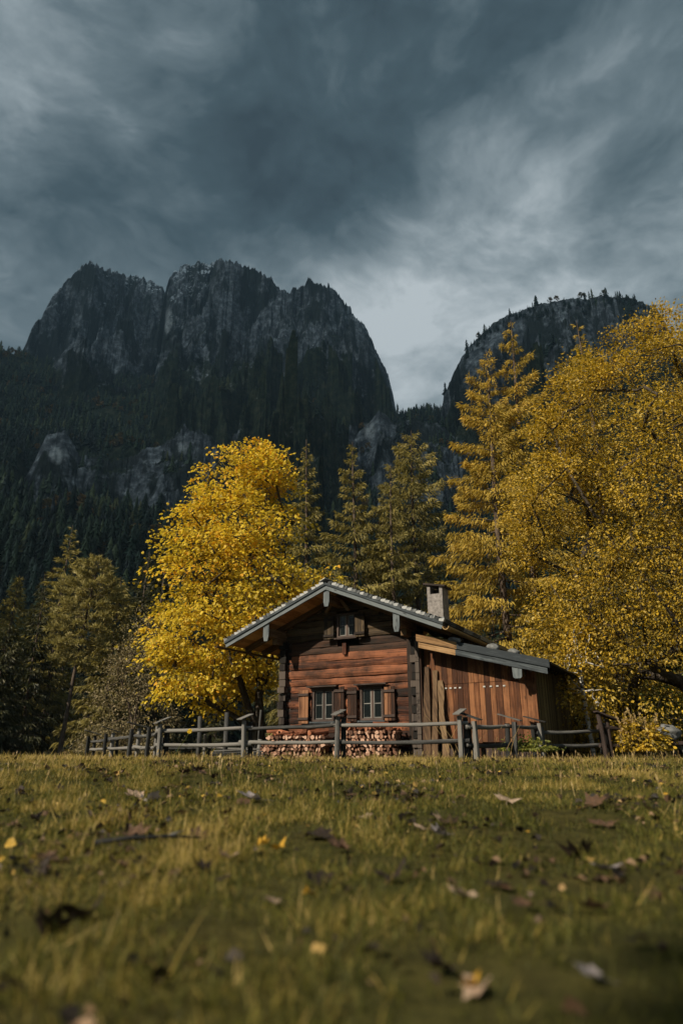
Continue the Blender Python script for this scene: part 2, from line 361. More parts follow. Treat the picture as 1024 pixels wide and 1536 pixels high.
# ------------------------------------------------------------------ mountains: one terrain in polar rows round the valley
BODIES = [  # ridge distance, face steepness, [(azimuth, elevation of the crest)]
 ('L', 1420, 2.3, [(-44, 21), (-38, 23), (-33, 25.5), (-29.6, 26.9), (-28.6, 27.6), (-28.0, 30.7), (-26.3, 34.3), (-25.1, 35.7), (-24.1, 36.7), (-23.2, 36.4), (-21.1, 36.4), (-19.2, 36.5), (-17.4, 35.9), (-16, 33), (-14, 28)]),
 ('C', 1300, 2.5, [(-19.5, 25), (-18.3, 29.2), (-17.5, 32.4), (-17.15, 35.8), (-16.9, 36.9), (-16, 37.8), (-14.1, 38.4), (-11.2, 38.9), (-9.2, 38.4), (-7.2, 37.7), (-5.6, 36.6), (-4, 33), (-2, 29)]),
 ('R', 1180, 2.2, [(-10, 32), (-8.3, 34.6), (-6.4, 36.4), (-4.8, 37.1), (-3.4, 37.7), (-1.5, 37.5), (.5, 36), (2.2, 34.3), (3.4, 32.4), (4.55, 30.1), (5.2, 27), (6.5, 23)]),
 ('K', 860, 2.6, [(8.6, 24), (9.6, 28.6), (10.2, 29.6), (11.3, 31.5), (13, 33), (15.3, 34.2), (18.5, 34.7), (21.5, 34.7), (24.4, 34.3), (27, 33.6), (28.7, 32.4), (29.6, 30), (33, 28), (40, 27)]),
 ('G', 640, 1.9, [(-27.5, 17), (-26, 21.5), (-25.5, 23.3), (-24.2, 24.0), (-22.6, 22.4), (-20, 22.3), (-17.6, 23.4), (-14.9, 24.8), (-12.9, 25.6), (-11.4, 24.6), (-10.3, 21.6), (-8.5, 17)]),
 ('H', 690, 2.1, [(-4.5, 17), (-2.5, 23.2), (-.7, 24.3), (1.1, 25.2), (2.2, 26.5), (3.5, 28.0), (4.8, 26.5), (7, 26.8), (9.1, 26.3), (10.8, 25), (12, 21), (14, 17)]),
]
na, AZ = 1000, np.linspace(-50, 50, 1000)
DR = np.concatenate([np.linspace(70, 480, 110), np.linspace(482, 820, 150), np.linspace(822, 1440, 330), np.linspace(1445, 2300, 40)])
AA, DD = np.meshgrid(np.radians(AZ), DR)
TX, TY = np.sin(AA) * DD, np.cos(AA) * DD
prof_d = [70, 90, 120, 160, 250, 420, 600, 760, 900, 1000, 1100, 1250, 1500, 2300]
prof_z = [-1.5, -.5, 2, 9, 42, 128, 226, 335, 452, 535, 610, 640, 560, 100]
wv = DD + 45 * fbm(TX / 160, TY / 160, 3)
TZ = np.interp(wv, prof_d, prof_z)
# the wooded saddle between the two mountains, and the slope lower at the valley's ends
azd = np.degrees(AA)
cap = np.interp(azd, [-50, -30, 4, 6, 8, 11, 50], [26.2, 27.2, 29.6, 29.35, 29.4, 29.2, 27.5])
zc = EYE + 900 * np.tan(np.radians(cap)) + 8 * fbm(TX / 40, TY / 40, 3)
sad = np.where(azd > 3.5, np.where(DD < 905, np.minimum(TZ, zc), zc - .9 * (DD - 905)), TZ)
TZ = np.where(azd > 3.5, np.minimum(TZ, sad), TZ)
TZ = TZ + 9 * fbm(TX / 60, TY / 60, 5) * sstep(110, 300, DD) + 14 * ridged(TX / 190, TY / 190, 4) * sstep(160, 420, DD) - 4
hol = sstep(-28, -25.5, azd) * sstep(-8, -10.5, azd) * sstep(430, 560, DD) * sstep(700, 640, DD)
TZ = TZ - 48 * hol - 30 * sstep(-5, -3, azd) * sstep(13, 11, azd) * sstep(560, 640, DD) * sstep(740, 690, DD)
rock = np.zeros_like(TZ)
def facets(u, v, seed, amp, tilt):
    """random tilted planes in irregular cells"""
    ui, vi = np.floor(u).astype(np.int64), np.floor(v).astype(np.int64); best = np.full(u.shape, 9e9); val = np.zeros(u.shape)
    for i in (-1, 0, 1):
        for j in (-1, 0, 1):
            a, b_ = ui + i, vi + j; h = _perm[_perm[(a + seed * 7) & 511] + ((b_ + seed * 13) & 511)]; h2 = _perm[h]; h3 = _perm[h2 + 1]
            cu, cv_ = a + h / 512., b_ + h2 / 512.; d = (u - cu) ** 2 + (v - cv_) ** 2; nw = d < best
            best = np.where(nw, d, best); val = np.where(nw, amp * (h3 / 256. - 1) + tilt * ((h / 256. - 1) * (u - cu) + (h2 / 256. - 1) * (v - cv_)), val)
    return val
for nm, Rr, k, sil in BODIES:
    a_ = [p[0] for p in sil]; e_ = [p[1] for p in sil]
    el = np.interp(azd, a_, e_, left=-20, right=-20)
    s_arc = AA * Rr
    seed = {'L': 3.1, 'C': 7.7, 'R': 11.3, 'K': 19.9, 'G': 23.5, 'H': 29.2}[nm]
    zr = EYE + Rr * np.tan(np.radians(el)) + (30 if Rr > 1000 else 9) * ridged(s_arc / 30 + seed, s_arc * 0 + seed, 6, .75)
    big = Rr > 800
    sc_ = 1.0 if big else .5
    # buttresses and gullies that run down the face, leaning strata and ledges
    bt = 100 * ridged(s_arc / (190 * sc_) + seed + DD / 500, DD / 420 + seed, 3) + 27 * ridged(s_arc / (44 * sc_) + .35 * DD / 60, DD / 150 + seed, 4)
    bt = bt + 15 * ridged(s_arc / 50 - DD / 70, DD / 36 + s_arc / 160 + seed, 4) + 9 * ridged(s_arc / 22 + seed, DD / 15 - s_arc / 60, 4) + 4 * fbm(s_arc / 8, DD / 6 + seed, 3)
    wu = .30 * fbm(s_arc / 60 + seed, DD / 40, 3); vv = k * (Rr - DD)
    bt = .62 * bt + facets(s_arc / (120 * sc_) + .004 * vv + wu, vv / (190 * sc_) + wu, int(seed), 52, 115) + facets(s_arc / (42 * sc_) - .006 * vv + 2 * wu, vv / (60 * sc_) + 2 * wu, int(seed) + 3, 13, 30) + facets(s_arc / 15, vv / 22, int(seed) + 5, 3, 6)
    t = Rr - DD + (bt - (22 if big else 0)) * sc_ * sstep(0, 60, np.abs(Rr - DD))
    tp = np.maximum(t, 0)
    Hh = np.maximum(zr - np.interp(Rr, prof_d, prof_z), 20)
    led = 1 + .7 * np.sin(tp / (13 * sc_) + s_arc / 60 + 5 * fbm(s_arc / 90, DD / 90, 3))
    drop = k * (tp + .0) - (k - .95) * np.maximum(tp - .62 * Hh / k, 0) + (11 * sc_) * (led - 1) * sstep(0, 40, tp)
    zs_ = zr + (DD - Rr) * np.tan(np.radians(el)) + 5 * fbm(s_arc / 9, DD / 12, 3)
    h = np.where(DD < Rr + 4, np.minimum(zr - drop, zs_), zr - 1.5 * (DD - Rr))
    up = h - TZ
    rock = np.where(up > 0, np.clip(up / (30 if big else 12), 0, 1) * (.75 if nm == 'K' else 1) * (1 - .75 * sstep(1.45 * Hh / k, 1.45 * Hh / k + 120, tp + 120 * fbm(s_arc / 75 + seed, DD / 50, 4)) * big), rock * (up < 0))
    TZ = np.maximum(TZ, h)
TZ = np.where(DD < 100, np.minimum(TZ, .2), TZ)
n_, k_ = TZ.shape; ii = np.arange((n_ - 1) * (k_ - 1)); rr_, cc_ = ii // (k_ - 1), ii % (k_ - 1); a = rr_ * k_ + cc_
TF = np.stack([a, a + 1, a + k_ + 1, a + k_], 1)
me = mesh_np('mountains', np.stack([TX.ravel(), TY.ravel(), TZ.ravel()], 1), TF, smooth=False)
gd = np.gradient(TZ, axis=0) / np.gradient(DD, axis=0); ga = np.gradient(TZ, axis=1) / (np.gradient(AA, axis=1) * DD)
steep = np.sqrt(gd ** 2 + ga ** 2)
rockm = np.clip(np.maximum(rock * sstep(.9, 2.0, steep + .6 * fbm(TX / 45, TZ / 45, 4)), hol * sstep(-.25, .2, fbm(TX / 40, TZ / 40, 3)) * .9), 0, 1)
elv = np.degrees(np.arctan2(TZ, DD))
pale = np.exp(-((azd + 16.55) / .42) ** 2 - ((elv - 34.0) / 1.1) ** 2) + .8 * np.exp(-((azd + 24.4) / 1.0) ** 2 - ((elv - 22.3) / .8) ** 2) + .6 * np.exp(-((azd + 14.2) / .8) ** 2 - ((elv - 24.3) / .7) ** 2) + .7 * np.exp(-((azd - 2.5) / .8) ** 2 - ((elv - 26.3) / 1.1) ** 2)  # pale rock and scree; the first patch puts a lit cliff face into colour
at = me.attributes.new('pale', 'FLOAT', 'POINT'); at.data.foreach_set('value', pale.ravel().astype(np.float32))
at = me.attributes.new('rock', 'FLOAT', 'POINT'); at.data.foreach_set('value', rockm.ravel().astype(np.float32))
m, nt, out = mat('mountain rock and scrub')
tc = N(nt, 'TexCoord'); o_ = tc.outputs['Object']; geo = N(nt, 'NewGeometry')
at = N(nt, 'Attribute'); at.attribute_name = 'rock'
sp = N(nt, 'SeparateXYZ'); L(nt, geo.outputs['Normal'], sp.inputs[0]); po = N(nt, 'SeparateXYZ'); L(nt, geo.outputs['Position'], po.inputs[0])
mp = N(nt, 'Mapping'); mp.inputs['Scale'].default_value = (1, 1, .35); L(nt, o_, mp.inputs[0])
n1 = noise(nt, mp.outputs[0], .020, 10, .70); n2 = noise(nt, o_, .11, 8, .72); n3 = noise(nt, o_, .007, 4, .6)
mp3 = N(nt, 'Mapping'); mp3.inputs['Scale'].default_value = (1, 1, .16); mp3.inputs['Rotation'].default_value = (0, R_(14), 0); L(nt, o_, mp3.inputs[0])
n4 = noise(nt, mp3.outputs[0], .06, 7, .7)
rk = ramp(nt, n2, [(.34, (.03, .033, .036)), (.48, (.095, .10, .107)), (.58, (.20, .21, .218)), (.70, (.42, .43, .435))])
rk = mixc(nt, ramp(nt, n4, [(.41, .9), (.48, 0.0)]), rk, (.026, .028, .028))
rk = mixc(nt, ramp(nt, n1, [(.455, .95), (.515, 0.0)]), rk, (.018, .022, .018))
vg = ramp(nt, n2, [(.38, (.009, .015, .009)), (.52, (.028, .036, .018)), (.66, (.075, .07, .04))])
rf = mth(nt, 'ADD', at.outputs['Fac'], mth(nt, 'MULTIPLY', mth(nt, 'SUBTRACT', n2, .5), 1.3))
rf = ramp(nt, mth(nt, 'ADD', rf, mth(nt, 'MULTIPLY', mth(nt, 'SUBTRACT', n3, .5), .8)), [(.42, 0.0), (.56, 1.0)])
c = mixc(nt, rf, vg, rk)
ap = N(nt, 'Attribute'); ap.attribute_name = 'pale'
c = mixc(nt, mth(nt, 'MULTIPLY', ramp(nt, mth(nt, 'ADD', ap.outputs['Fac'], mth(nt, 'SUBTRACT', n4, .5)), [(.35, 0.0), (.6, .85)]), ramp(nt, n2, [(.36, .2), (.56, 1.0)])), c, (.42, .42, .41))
sn = mth(nt, 'MULTIPLY', ramp(nt, mth(nt, 'ADD', sp.outputs[2], mth(nt, 'MULTIPLY', mth(nt, 'SUBTRACT', n2, .5), .9)), [(.31, 0.0), (.41, 1.0)]), ramp(nt, mth(nt, 'DIVIDE', po.outputs[2], 1200), [(.62, 0.0), (.84, .9)]))
c = mixc(nt, sn, c, (.62, .65, .68))
b = N(nt, 'BsdfPrincipled'); b.inputs['Roughness'].default_value = .95; b.inputs['Specular IOR Level'].default_value = .1; L(nt, c, b.inputs['Base Color'])
hh = mth(nt, 'ADD', mth(nt, 'MULTIPLY', n1, 1.0), mth(nt, 'MULTIPLY', n2, .45))
bp = N(nt, 'Bump'); bp.inputs['Strength'].default_value = .9; bp.inputs['Distance'].default_value = 9; L(nt, hh, bp.inputs['Height']); L(nt, bp.outputs[0], b.inputs['Normal']); L(nt, b.outputs[0], out.inputs[0])
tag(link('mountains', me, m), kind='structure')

# the forest on the slopes: far-off wood that reads as one mass
def tree_template(tiers, sides, seed, width=.2):
    """ragged little spruce of unit height: hanging fans in tiers round a stem"""
    r = random.Random(seed); v = []; f = []
    for i in range(tiers):
        t = i / tiers; z1 = .06 + .94 * t; rad = width * (1 - t) ** .85 * (.8 + .4 * r.random()) + .012
        for s_ in range(sides):
            a = 2 * math.pi * (s_ + r.random()) / sides; rr = rad * r.uniform(.55, 1.15); wv_ = .75 * math.pi / sides * r.uniform(.7, 1.3)
            top = min(1, z1 + 1.5 / tiers); zt = z1 - .02 - .35 * rr * r.random()
            b_ = len(v); v += [(0, 0, top), (rr * math.cos(a - wv_), rr * math.sin(a - wv_), zt), (rr * math.cos(a + wv_), rr * math.sin(a + wv_), zt - .01)]; f.append((b_, b_ + 1, b_ + 2))
    return np.array(v), np.array(f)
def round_template(n, seed):
    r = random.Random(seed); v = []; f = []
    for i in range(n):
        a = r.uniform(0, 6.28); e = r.uniform(-.5, 1.5); rr = .26 * r.uniform(.6, 1.05); c_ = Vector((rr * math.cos(a) * math.cos(e), rr * math.sin(a) * math.cos(e), .52 + .44 * math.sin(e) * r.uniform(.7, 1)))
        u = Vector((r.gauss(0, 1), r.gauss(0, 1), r.gauss(0, 1))).normalized() * .12; w_ = u.cross(Vector((r.gauss(0, 1), r.gauss(0, 1), r.gauss(0, 1)))).normalized() * .12
        b_ = len(v); v += [c_ + u, c_ - u * .5 + w_, c_ - u * .5 - w_]; f.append((b_, b_ + 1, b_ + 2))
    return np.array([tuple(p) for p in v]), np.array(f)
def terr(az, d):
    fi = np.interp(d, DR, np.arange(len(DR))); fj = np.interp(az, AZ, np.arange(na)); i = np.clip(fi.astype(int), 0, len(DR) - 2); j = np.clip(fj.astype(int), 0, na - 2); u = fi - i; v = fj - j
    g_ = lambda A: (A[i, j] * (1 - u) * (1 - v) + A[i + 1, j] * u * (1 - v) + A[i, j + 1] * (1 - u) * v + A[i + 1, j + 1] * u * v)
    return g_(TZ), g_(rockm), g_(steep)
r2 = np.random.default_rng(11)
nc = 64000
az_c = r2.uniform(-33, 33, nc); d_c = np.sqrt(r2.uniform(110 ** 2, 1260 ** 2, nc))
z_c, rk_c, st_c = terr(az_c, d_c)
x_c, y_c = np.sin(np.radians(az_c)) * d_c, np.cos(np.radians(az_c)) * d_c
dens = .42 + 1.1 * fbm(x_c / 70, y_c / 70 + 3, 3) + .25 * sstep(420, 200, d_c)
dens = np.where(d_c > 880, dens * sstep(1270, 900, d_c) * .85, dens)
el_c = np.degrees(np.arctan2(z_c, d_c))
ok = (r2.uniform(0, 1, nc) < dens) & ((el_c < 29.9 - 1.2 * r2.uniform(0, 1, nc)) | (az_c > 5)) & (rk_c < .30 + .35 * r2.uniform(0, 1, nc) ** 2) & (st_c < np.where(d_c > 860, 2.6, 1.7)) & ((az_c < 27) | (d_c < 820))
x_c, y_c, z_c, d_c, az_c = x_c[ok], y_c[ok], z_c[ok], d_c[ok], az_c[ok]
kind = r2.uniform(0, 1, len(x_c)); autumn = kind < (.05 + .22 * sstep(.05, .4, fbm(x_c / 90 + 9, y_c / 90, 3)))
M['forest'] = leafmat('mixed mountain forest', [(0, (.007, .014, .010)), (.40, (.024, .045, .023)), (.76, (.095, .115, .04)), (.82, (.12, .08, .018)), (1, (.20, .10, .02))], .15)
Vs, Fs, Ts = [], [], []; off = 0
for sel, tmpl, hh_, ww in (((~autumn) & (d_c < 420), tree_template(16, 9, 1, .17), (8, 27), 1), ((~autumn) & (d_c >= 420), tree_template(8, 5, 2, .19), (7, 25), 1), (autumn & (d_c < 420), round_template(150, 3), (8, 15), 1), (autumn & (d_c >= 420), round_template(36, 4), (8, 14), 1.15)):
    q = np.where(sel)[0]; n = len(q)
    P_ = np.stack([x_c[q], y_c[q], z_c[q] - .6], 1); h_ = hh_[0] + (hh_[1] - hh_[0]) * r2.beta(2, 2.2, n); a_ = r2.uniform(0, 6.28, n)
    Xa = np.stack([np.cos(a_), np.sin(a_), 0 * a_], 1); Ya = np.stack([-np.sin(a_), np.cos(a_), 0 * a_], 1); Za = np.tile([0, 0, 1.], (n, 1))
    tn = np.clip(.78 + .2 * r2.uniform(0, 1, n), 0, 1) if hh_[1] < 20 else np.clip(.36 + .36 * r2.normal(0, .6, n) + .5 * fbm(x_c[q] / 110, y_c[q] / 110, 3), 0, .78)  # broad noise puts sunlit patches into the spruce tint
    wv2 = r2.uniform(.8, 1.45, n); V_, F_, t_ = inst(tmpl[0], tmpl[1], P_, Xa, Ya, Za, h_ * ww * wv2, h_ * ww * wv2, h_, tn)
    Vs.append(V_); Fs.append(F_ + off); Ts.append(t_); off += len(V_)
tag(link('mountain_forest', mesh_np('mountain_forest', np.concatenate(Vs), np.concatenate(Fs), np.concatenate(Ts)), M['forest']), 'dark mixed forest of spruces and autumn trees on the mountain slope', 'forest', kind='stuff')

# countable trees that stand against the sky on the crest of the cliff and along the saddle
cv, cf = tree_template(13, 8, 21, .16)
crest = []
for i in range(4):
    cv, cf = tree_template(13, 7, 21 + i, (.13, .17, .2, .15)[i])
    crest.append(mesh_np('foliage', cv, cf, np.full(len(cf), .25)))
    crest[-1].materials.append(M['forest'])
r3 = random.Random(5); first = {}
for i in range(170):
    if i < 116: az = 11.6 + (29.2 - 11.6) * (i + r3.random()) / 116; dd = 858 - r3.random() * 7; gname, lab = 'small spruces along the top of the cliff', 'small dark spruce standing on the crest of the far cliff'
    else: az = 5.0 + (11.8 - 5.0) * (i - 116 + r3.random()) / 54; dd = 903 - r3.random() * 12; gname, lab = 'spruces along the saddle between the mountains', 'dark spruce on the low skyline between the two mountains'
    z = float(terr(np.array([az]), np.array([dd]))[0][0]); h = r3.choice((6, 7, 9, 12, 14, 16, 10)) * (1 if i < 116 else 1.25)
    o = bpy.data.objects.new('distant_spruce', crest[i % 4]); col.objects.link(o)
    o.location = (math.sin(R_(az)) * dd, math.cos(R_(az)) * dd, z - .8); o.scale = (h, h, h); o.rotation_euler = (0, 0, r3.random() * 6)
    tag(o, lab, 'tree', gname)

# unseen cloud slab added behind the viewer to keep the sun off the mountains
OX, OY = S.x / S.z * 2500, S.y / S.z * 2500
xs = np.linspace(OX - 1900, OX + 1750, 75); ys = np.linspace(OY + 95, OY + 3000, 61)
X, Y, Fc = grid_xy(xs, ys)
edge = 26 * fbm(X / 160, Y / 160 + 4, 3); Yb = Y + edge * sstep(OY + 350, OY + 95, Y)
thin = np.minimum(sstep(OX - 1900, OX - 1500, X) * sstep(OX + 1750, OX + 1350, X), sstep(OY + 3000, OY + 2600, Y)) * sstep(OY + 90, OY + 220, Y)
lo = 2500 + 30 * fbm(X / 300, Y / 300, 4); hi = lo + 4 + (160 + 120 * fbm(X / 350 + 5, Y / 350, 4)) * thin
nV = len(X); Vc = np.concatenate([np.stack([X, Yb, lo], 1), np.stack([X, Yb, hi], 1)]); Fcc = np.concatenate([Fc[:, ::-1], Fc + nV])
m, nt, out = mat('storm cloud'); d = N(nt, 'BsdfDiffuse'); d.inputs[0].default_value = (.7, .72, .75, 1); t = N(nt, 'BsdfTransparent'); t.inputs[0].default_value = (.36, .42, .48, 1)
mx = N(nt, 'MixShader'); mx.inputs[0].default_value = .9; L(nt, d.outputs[0], mx.inputs[1]); L(nt, t.outputs[0], mx.inputs[2]); L(nt, mx.outputs[0], out.inputs[0])
tag(link('unseen_shade_cloud', mesh_np('unseen_shade_cloud', Vc, Fcc, smooth=True), m), kind='structure')
# ------------------------------------------------------------------ the log cabin (x along the gable wall, y into the house, z world height)
YAW = R_(-28); CX, CY, Z0 = 1.978, 17.5, .34
cabin = empty('log_cabin', (CX, CY, Z0), YAW)
tag(cabin, 'wooden log cabin with a gabled shingle roof behind the rail fence', 'cabin')
rb = random.Random(42)
XL, XRt, XA = -4.12, 0.0, -2.2          # wall corners, ridge
SL = math.tan(R_(22.4)); APEX = 4.66      # underside of the roof at the ridge
HS = 3.16; OV = .95; DEPTH = 6.4
def und(x): return APEX - SL * abs(x - XA)
def cb(mb, name, mt, parent=cabin, **k): return mb.build(name, M[mt], parent, zoff=-Z0, **k)
def hewn(mb, x0, x1, z, h, y=0, dep=.2, tint=None):
    """one rough log along x with its own bumps"""
    n = max(3, int((x1 - x0) / .22) + 1); ph = rb.uniform(0, 9)
    pts = []; rad = []
    for i in range(n):
        t = i / (n - 1); pts.append((x0 + (x1 - x0) * t, y + dep / 2 + .015 + .008 * math.sin(ph + 5 * t), z + .010 * math.sin(2 * ph + 7 * t))); rad.append(h * .60 * (1 + rb.uniform(-.07, .07)))
    mb.tube(pts, rad, 12, tint, jit=.06, sq=4.5, up=(0, 0, 1), flat=1)
wins = [(-3.10, -2.45, 1.30, 2.14, 'low'), (-1.68, -1.02, 1.30, 2.14, 'low'), (-2.33, -1.76, 3.44, 4.10, 'up')]
wall = MB(1); gab = MB(2); dark_wood = MB(3)
z = .42; rows = []
while z < 4.6:
    h = rb.uniform(.165, .235); zc = z + h / 2; rows.append((zc, h))
    x0, x1 = XL + .14, XRt - .14
    if zc > 3.35:
        half = (APEX - .12 - zc) / SL
        x0, x1 = max(x0, XA - half), min(x1, XA + half)
    segs = [(x0, x1)]
    for a, b, c, d, k in wins:
        if zc + h * .3 > c - .05 and zc - h * .3 < d + .05:
            ns = []
            for s0, s1 in segs:
                if b + .04 <= s0 or a - .04 >= s1: ns.append((s0, s1))
                else:
                    if a - .04 - s0 > .06: ns.append((s0, a - .04))
                    if s1 - b - .04 > .06: ns.append((b + .04, s1))
            segs = ns
    for s0, s1 in segs:
        if s1 - s0 < .1: continue
        tgt = wall if zc < 3.12 else (dark_wood if zc < 3.50 else gab)
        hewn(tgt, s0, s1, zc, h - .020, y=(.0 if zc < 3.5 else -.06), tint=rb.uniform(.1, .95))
    z += h
wall.box((XL + .15, .13, .36), (XL + .17, .15, 3.3), 0)
cb(wall, 'front_log_wall', 'logs', smooth=False); cb(dark_wood, 'dark_log_band', 'dark_wood'); cb(gab, 'gable_wall', 'gable')
# back lining of the front wall (leaves the window openings free), side and rear walls
lin = MB(4)
xsn = sorted([XL + .1, XRt - .1] + [v for w_ in wins for v in w_[:2]]); zsn = sorted(set([.36, 3.3] + [v for w_ in wins[:2] for v in w_[2:4]]))
for a, b in zip(xsn[:-1], xsn[1:]):
    for c, d in zip(zsn[:-1], zsn[1:]):
        if any(w_[0] - .01 <= a and b <= w_[1] + .01 and w_[2] - .01 <= c and d <= w_[3] + .01 for w_ in wins[:2]): continue
        lin.box((a, .17, c), (b, .20, d), .1, axis=0)
lin.poly([(XL + .1, .17, 3.3), (XL + .1, .17, und(XL + .1) - .08), (XA, .17, APEX - .1), (XRt - .1, .17, und(XRt - .1) - .08), (XRt - .1, .17, 3.3), (-1.76, .17, 3.3), (-1.76, .17, 4.10), (-2.33, .17, 4.10), (-2.33, .17, 3.3)], (0, .03, 0), .1)
cb(lin, 'inner_lining', 'interior')
sw = MB(5)
for zc, h in rows:
    if zc < 3.35:
        for xx in (XL + .13, XRt - .13):
            sw.tube([(xx, .3, zc), (xx, 2.5, zc), (xx, DEPTH - .1, zc)], h * .56, 8, None, jit=.05, sq=3.2)
        sw.tube([(XL + .2, DEPTH - .1, zc), (XRt - .2, DEPTH - .1, zc)], h * .56, 8, None, jit=.04, sq=3.2)
cb(sw, 'side_wall', 'logs')
fl = MB(6); fl.box((XL + .2, .2, .36), (XRt - .2, DEPTH - .2, .5), .2); fl.box((XL + .25, .9, .5), (XRt - .25, .94, 4.0), .2); cb(fl, 'room_floor', 'interior')
# corner joints: the crossing log ends stick out of the wall
for cx, sgn in ((XL + .10, -1), (XRt - .09, 1)):
    ce = MB(8 + sgn)
    for i, (zc, h) in enumerate(rows):
        if zc > 3.45: continue
        e = rb.uniform(.10, .20)
        ce.beam((cx + rb.uniform(-.02, .02), -e, zc), (cx, .32, zc), .20 + rb.uniform(-.03, .02), h - .02, tint=rb.uniform(.2, 1) if zc < 2.9 else .1)
        e2 = rb.uniform(.12, .2)
        if sgn < 0: ce.beam((cx - e2 + .02, .10, zc + h * .3), (cx + .2, .10, zc + h * .3), .17, h * .62, tint=rb.uniform(0, .8))
    cb(ce, 'corner_joint', 'ends')
pst = MB(11); pst.box((-.33, -.05, .36), (-.21, .06, 3.5)); pst.box((-.0, -.16, .38), (.085, -.02, 3.26), .9); cb(pst, 'corner_post_and_recess_shade', 'dark_wood')  # the first box is a dark strip standing in for the shaded recess
strip = MB(12)
zz_ = .45
while zz_ < 3.2:
    hh_ = rb.uniform(.16, .34); strip.box((-.055, -.20, zz_), (.045, -.165, zz_ + hh_ - .012), rb.uniform(.5, 1), axis=2); zz_ += hh_
cb(strip, 'corner_cladding', 'ends')
# windows
for a, b, c, d, k in wins:
    yf = -.035 if k == 'low' else -.10
    fr = MB(int(-a * 100)); t_ = .055 if k == 'low' else .05
    fr.box((a, yf, c), (a + t_, .17, d)); fr.box((b - t_, yf, c), (b, .17, d)); fr.box((a + t_, yf, d - t_), (b - t_, .17, d)); fr.box((a + t_, yf, c), (b - t_, .17, c + t_))
    mid = (a + b) / 2; fr.box((mid - .03, yf + .045, c + t_), (mid + .03, .10, d - t_))
    f = cb(fr, 'window', 'frame')
    ss = MB(int(-b * 100) + 5); q = .026
    for x0, x1 in ((a + t_ + .004, mid - .032), (mid + .032, b - t_ - .004)):
        z0, z1 = c + t_ + .004, d - t_ - .004; ya, yb = .025 + yf + .03, .055 + yf + .03
        ss.box((x0, ya, z0), (x0 + q, yb, z1)); ss.box((x1 - q, ya, z0), (x1, yb, z1)); ss.box((x0 + q, ya, z0), (x1 - q, yb, z0 + q)); ss.box((x0 + q, ya, z1 - q), (x1 - q, yb, z1))
        zm = z0 + (z1 - z0) * .5; ss.box((x0 + q, ya + .004, zm - .010), (x1 - q, yb - .004, zm + .010))
    cb(ss, 'sash', 'sash', f)
    gl = MB(3); gl.box((a + t_, .048 + yf + .012, c + t_), (b - t_, .052 + yf + .012, d - t_), axis=0); cb(gl, 'pane', 'glass', f)
    sl = MB(4); sl.box((a - .05, yf - .07, c - .045), (b + .05, yf + .03, c - .003)); cb(sl, 'sill', 'grey' if k == 'low' else 'frame', f)
    if k == 'low':
        li = MB(5); li.beam((a - .12, -.10, d + .05), (b + .14, -.10, d + .05), .16, .035); li.beam((a - .07, -.04, d + .018), (b + .07, -.04, d + .018), .08, .028); cb(li, 'lintel', 'frame', f)
    if k == 'low':
        cu = MB(6)
        nn = 8; w0, w1 = (a + .13, a + .26) if a < -3 else (a + .07, a + .14)
        for i in range(nn):
            x0 = w0 + (w1 - w0) * i / nn; x1 = w0 + (w1 - w0) * (i + 1) / nn; y0 = .12 + .012 * (i % 2); y1 = .12 + .012 * ((i + 1) % 2)
            cu.hexa([(x0, y0, c + .06), (x1, y1, c + .06), (x1, y1 + .004, c + .06), (x0, y0 + .004, c + .06), (x0, y0, d - .06), (x1, y1, d - .06), (x1, y1 + .004, d - .06), (x0, y0 + .004, d - .06)], None)
        cb(cu, 'curtain', 'cloth', f)
# shutters: (hinge x, free x, z0, z1)
for a, b, c, d, up_ in ((-3.50, -3.20, 1.26, 2.12, 0), (-2.40, -2.12, 1.42, 2.16, 0), (-2.02, -1.75, 1.28, 2.12, 0), (-.97, -.68, 1.28, 2.12, 0), (-1.74, -1.46, 3.42, 4.08, 1), (-2.68, -2.38, 3.42, 4.02, 1)):
    sh = MB(int(abs(a * 77))); nb = 3; yo = -.055 if not up_ else -.15
    for i in range(nb):
        x0 = a + (b - a) * i / nb; x1 = a + (b - a) * (i + 1) / nb - .008
        sh.box((x0, yo - .03, c + rb.uniform(-.01, .01)), (x1, yo, d + rb.uniform(-.01, .01)), rb.uniform(0, 1), axis=2)
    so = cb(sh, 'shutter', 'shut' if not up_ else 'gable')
    for zf in (.14, .86):
        ba = MB(9); ba.box((a - .01, yo - .065, c + (d - c) * zf - .03), (b + .004, yo - .03, c + (d - c) * zf + .03), .4)
        cb(ba, 'batten', 'frame' if not up_ else 'dark_wood', so)
# little post under the gable window
gp = MB(15); gp.box((-2.17, -.08, 3.0), (-2.07, -.0, 3.30), .5); cb(gp, 'window_post', 'logs')
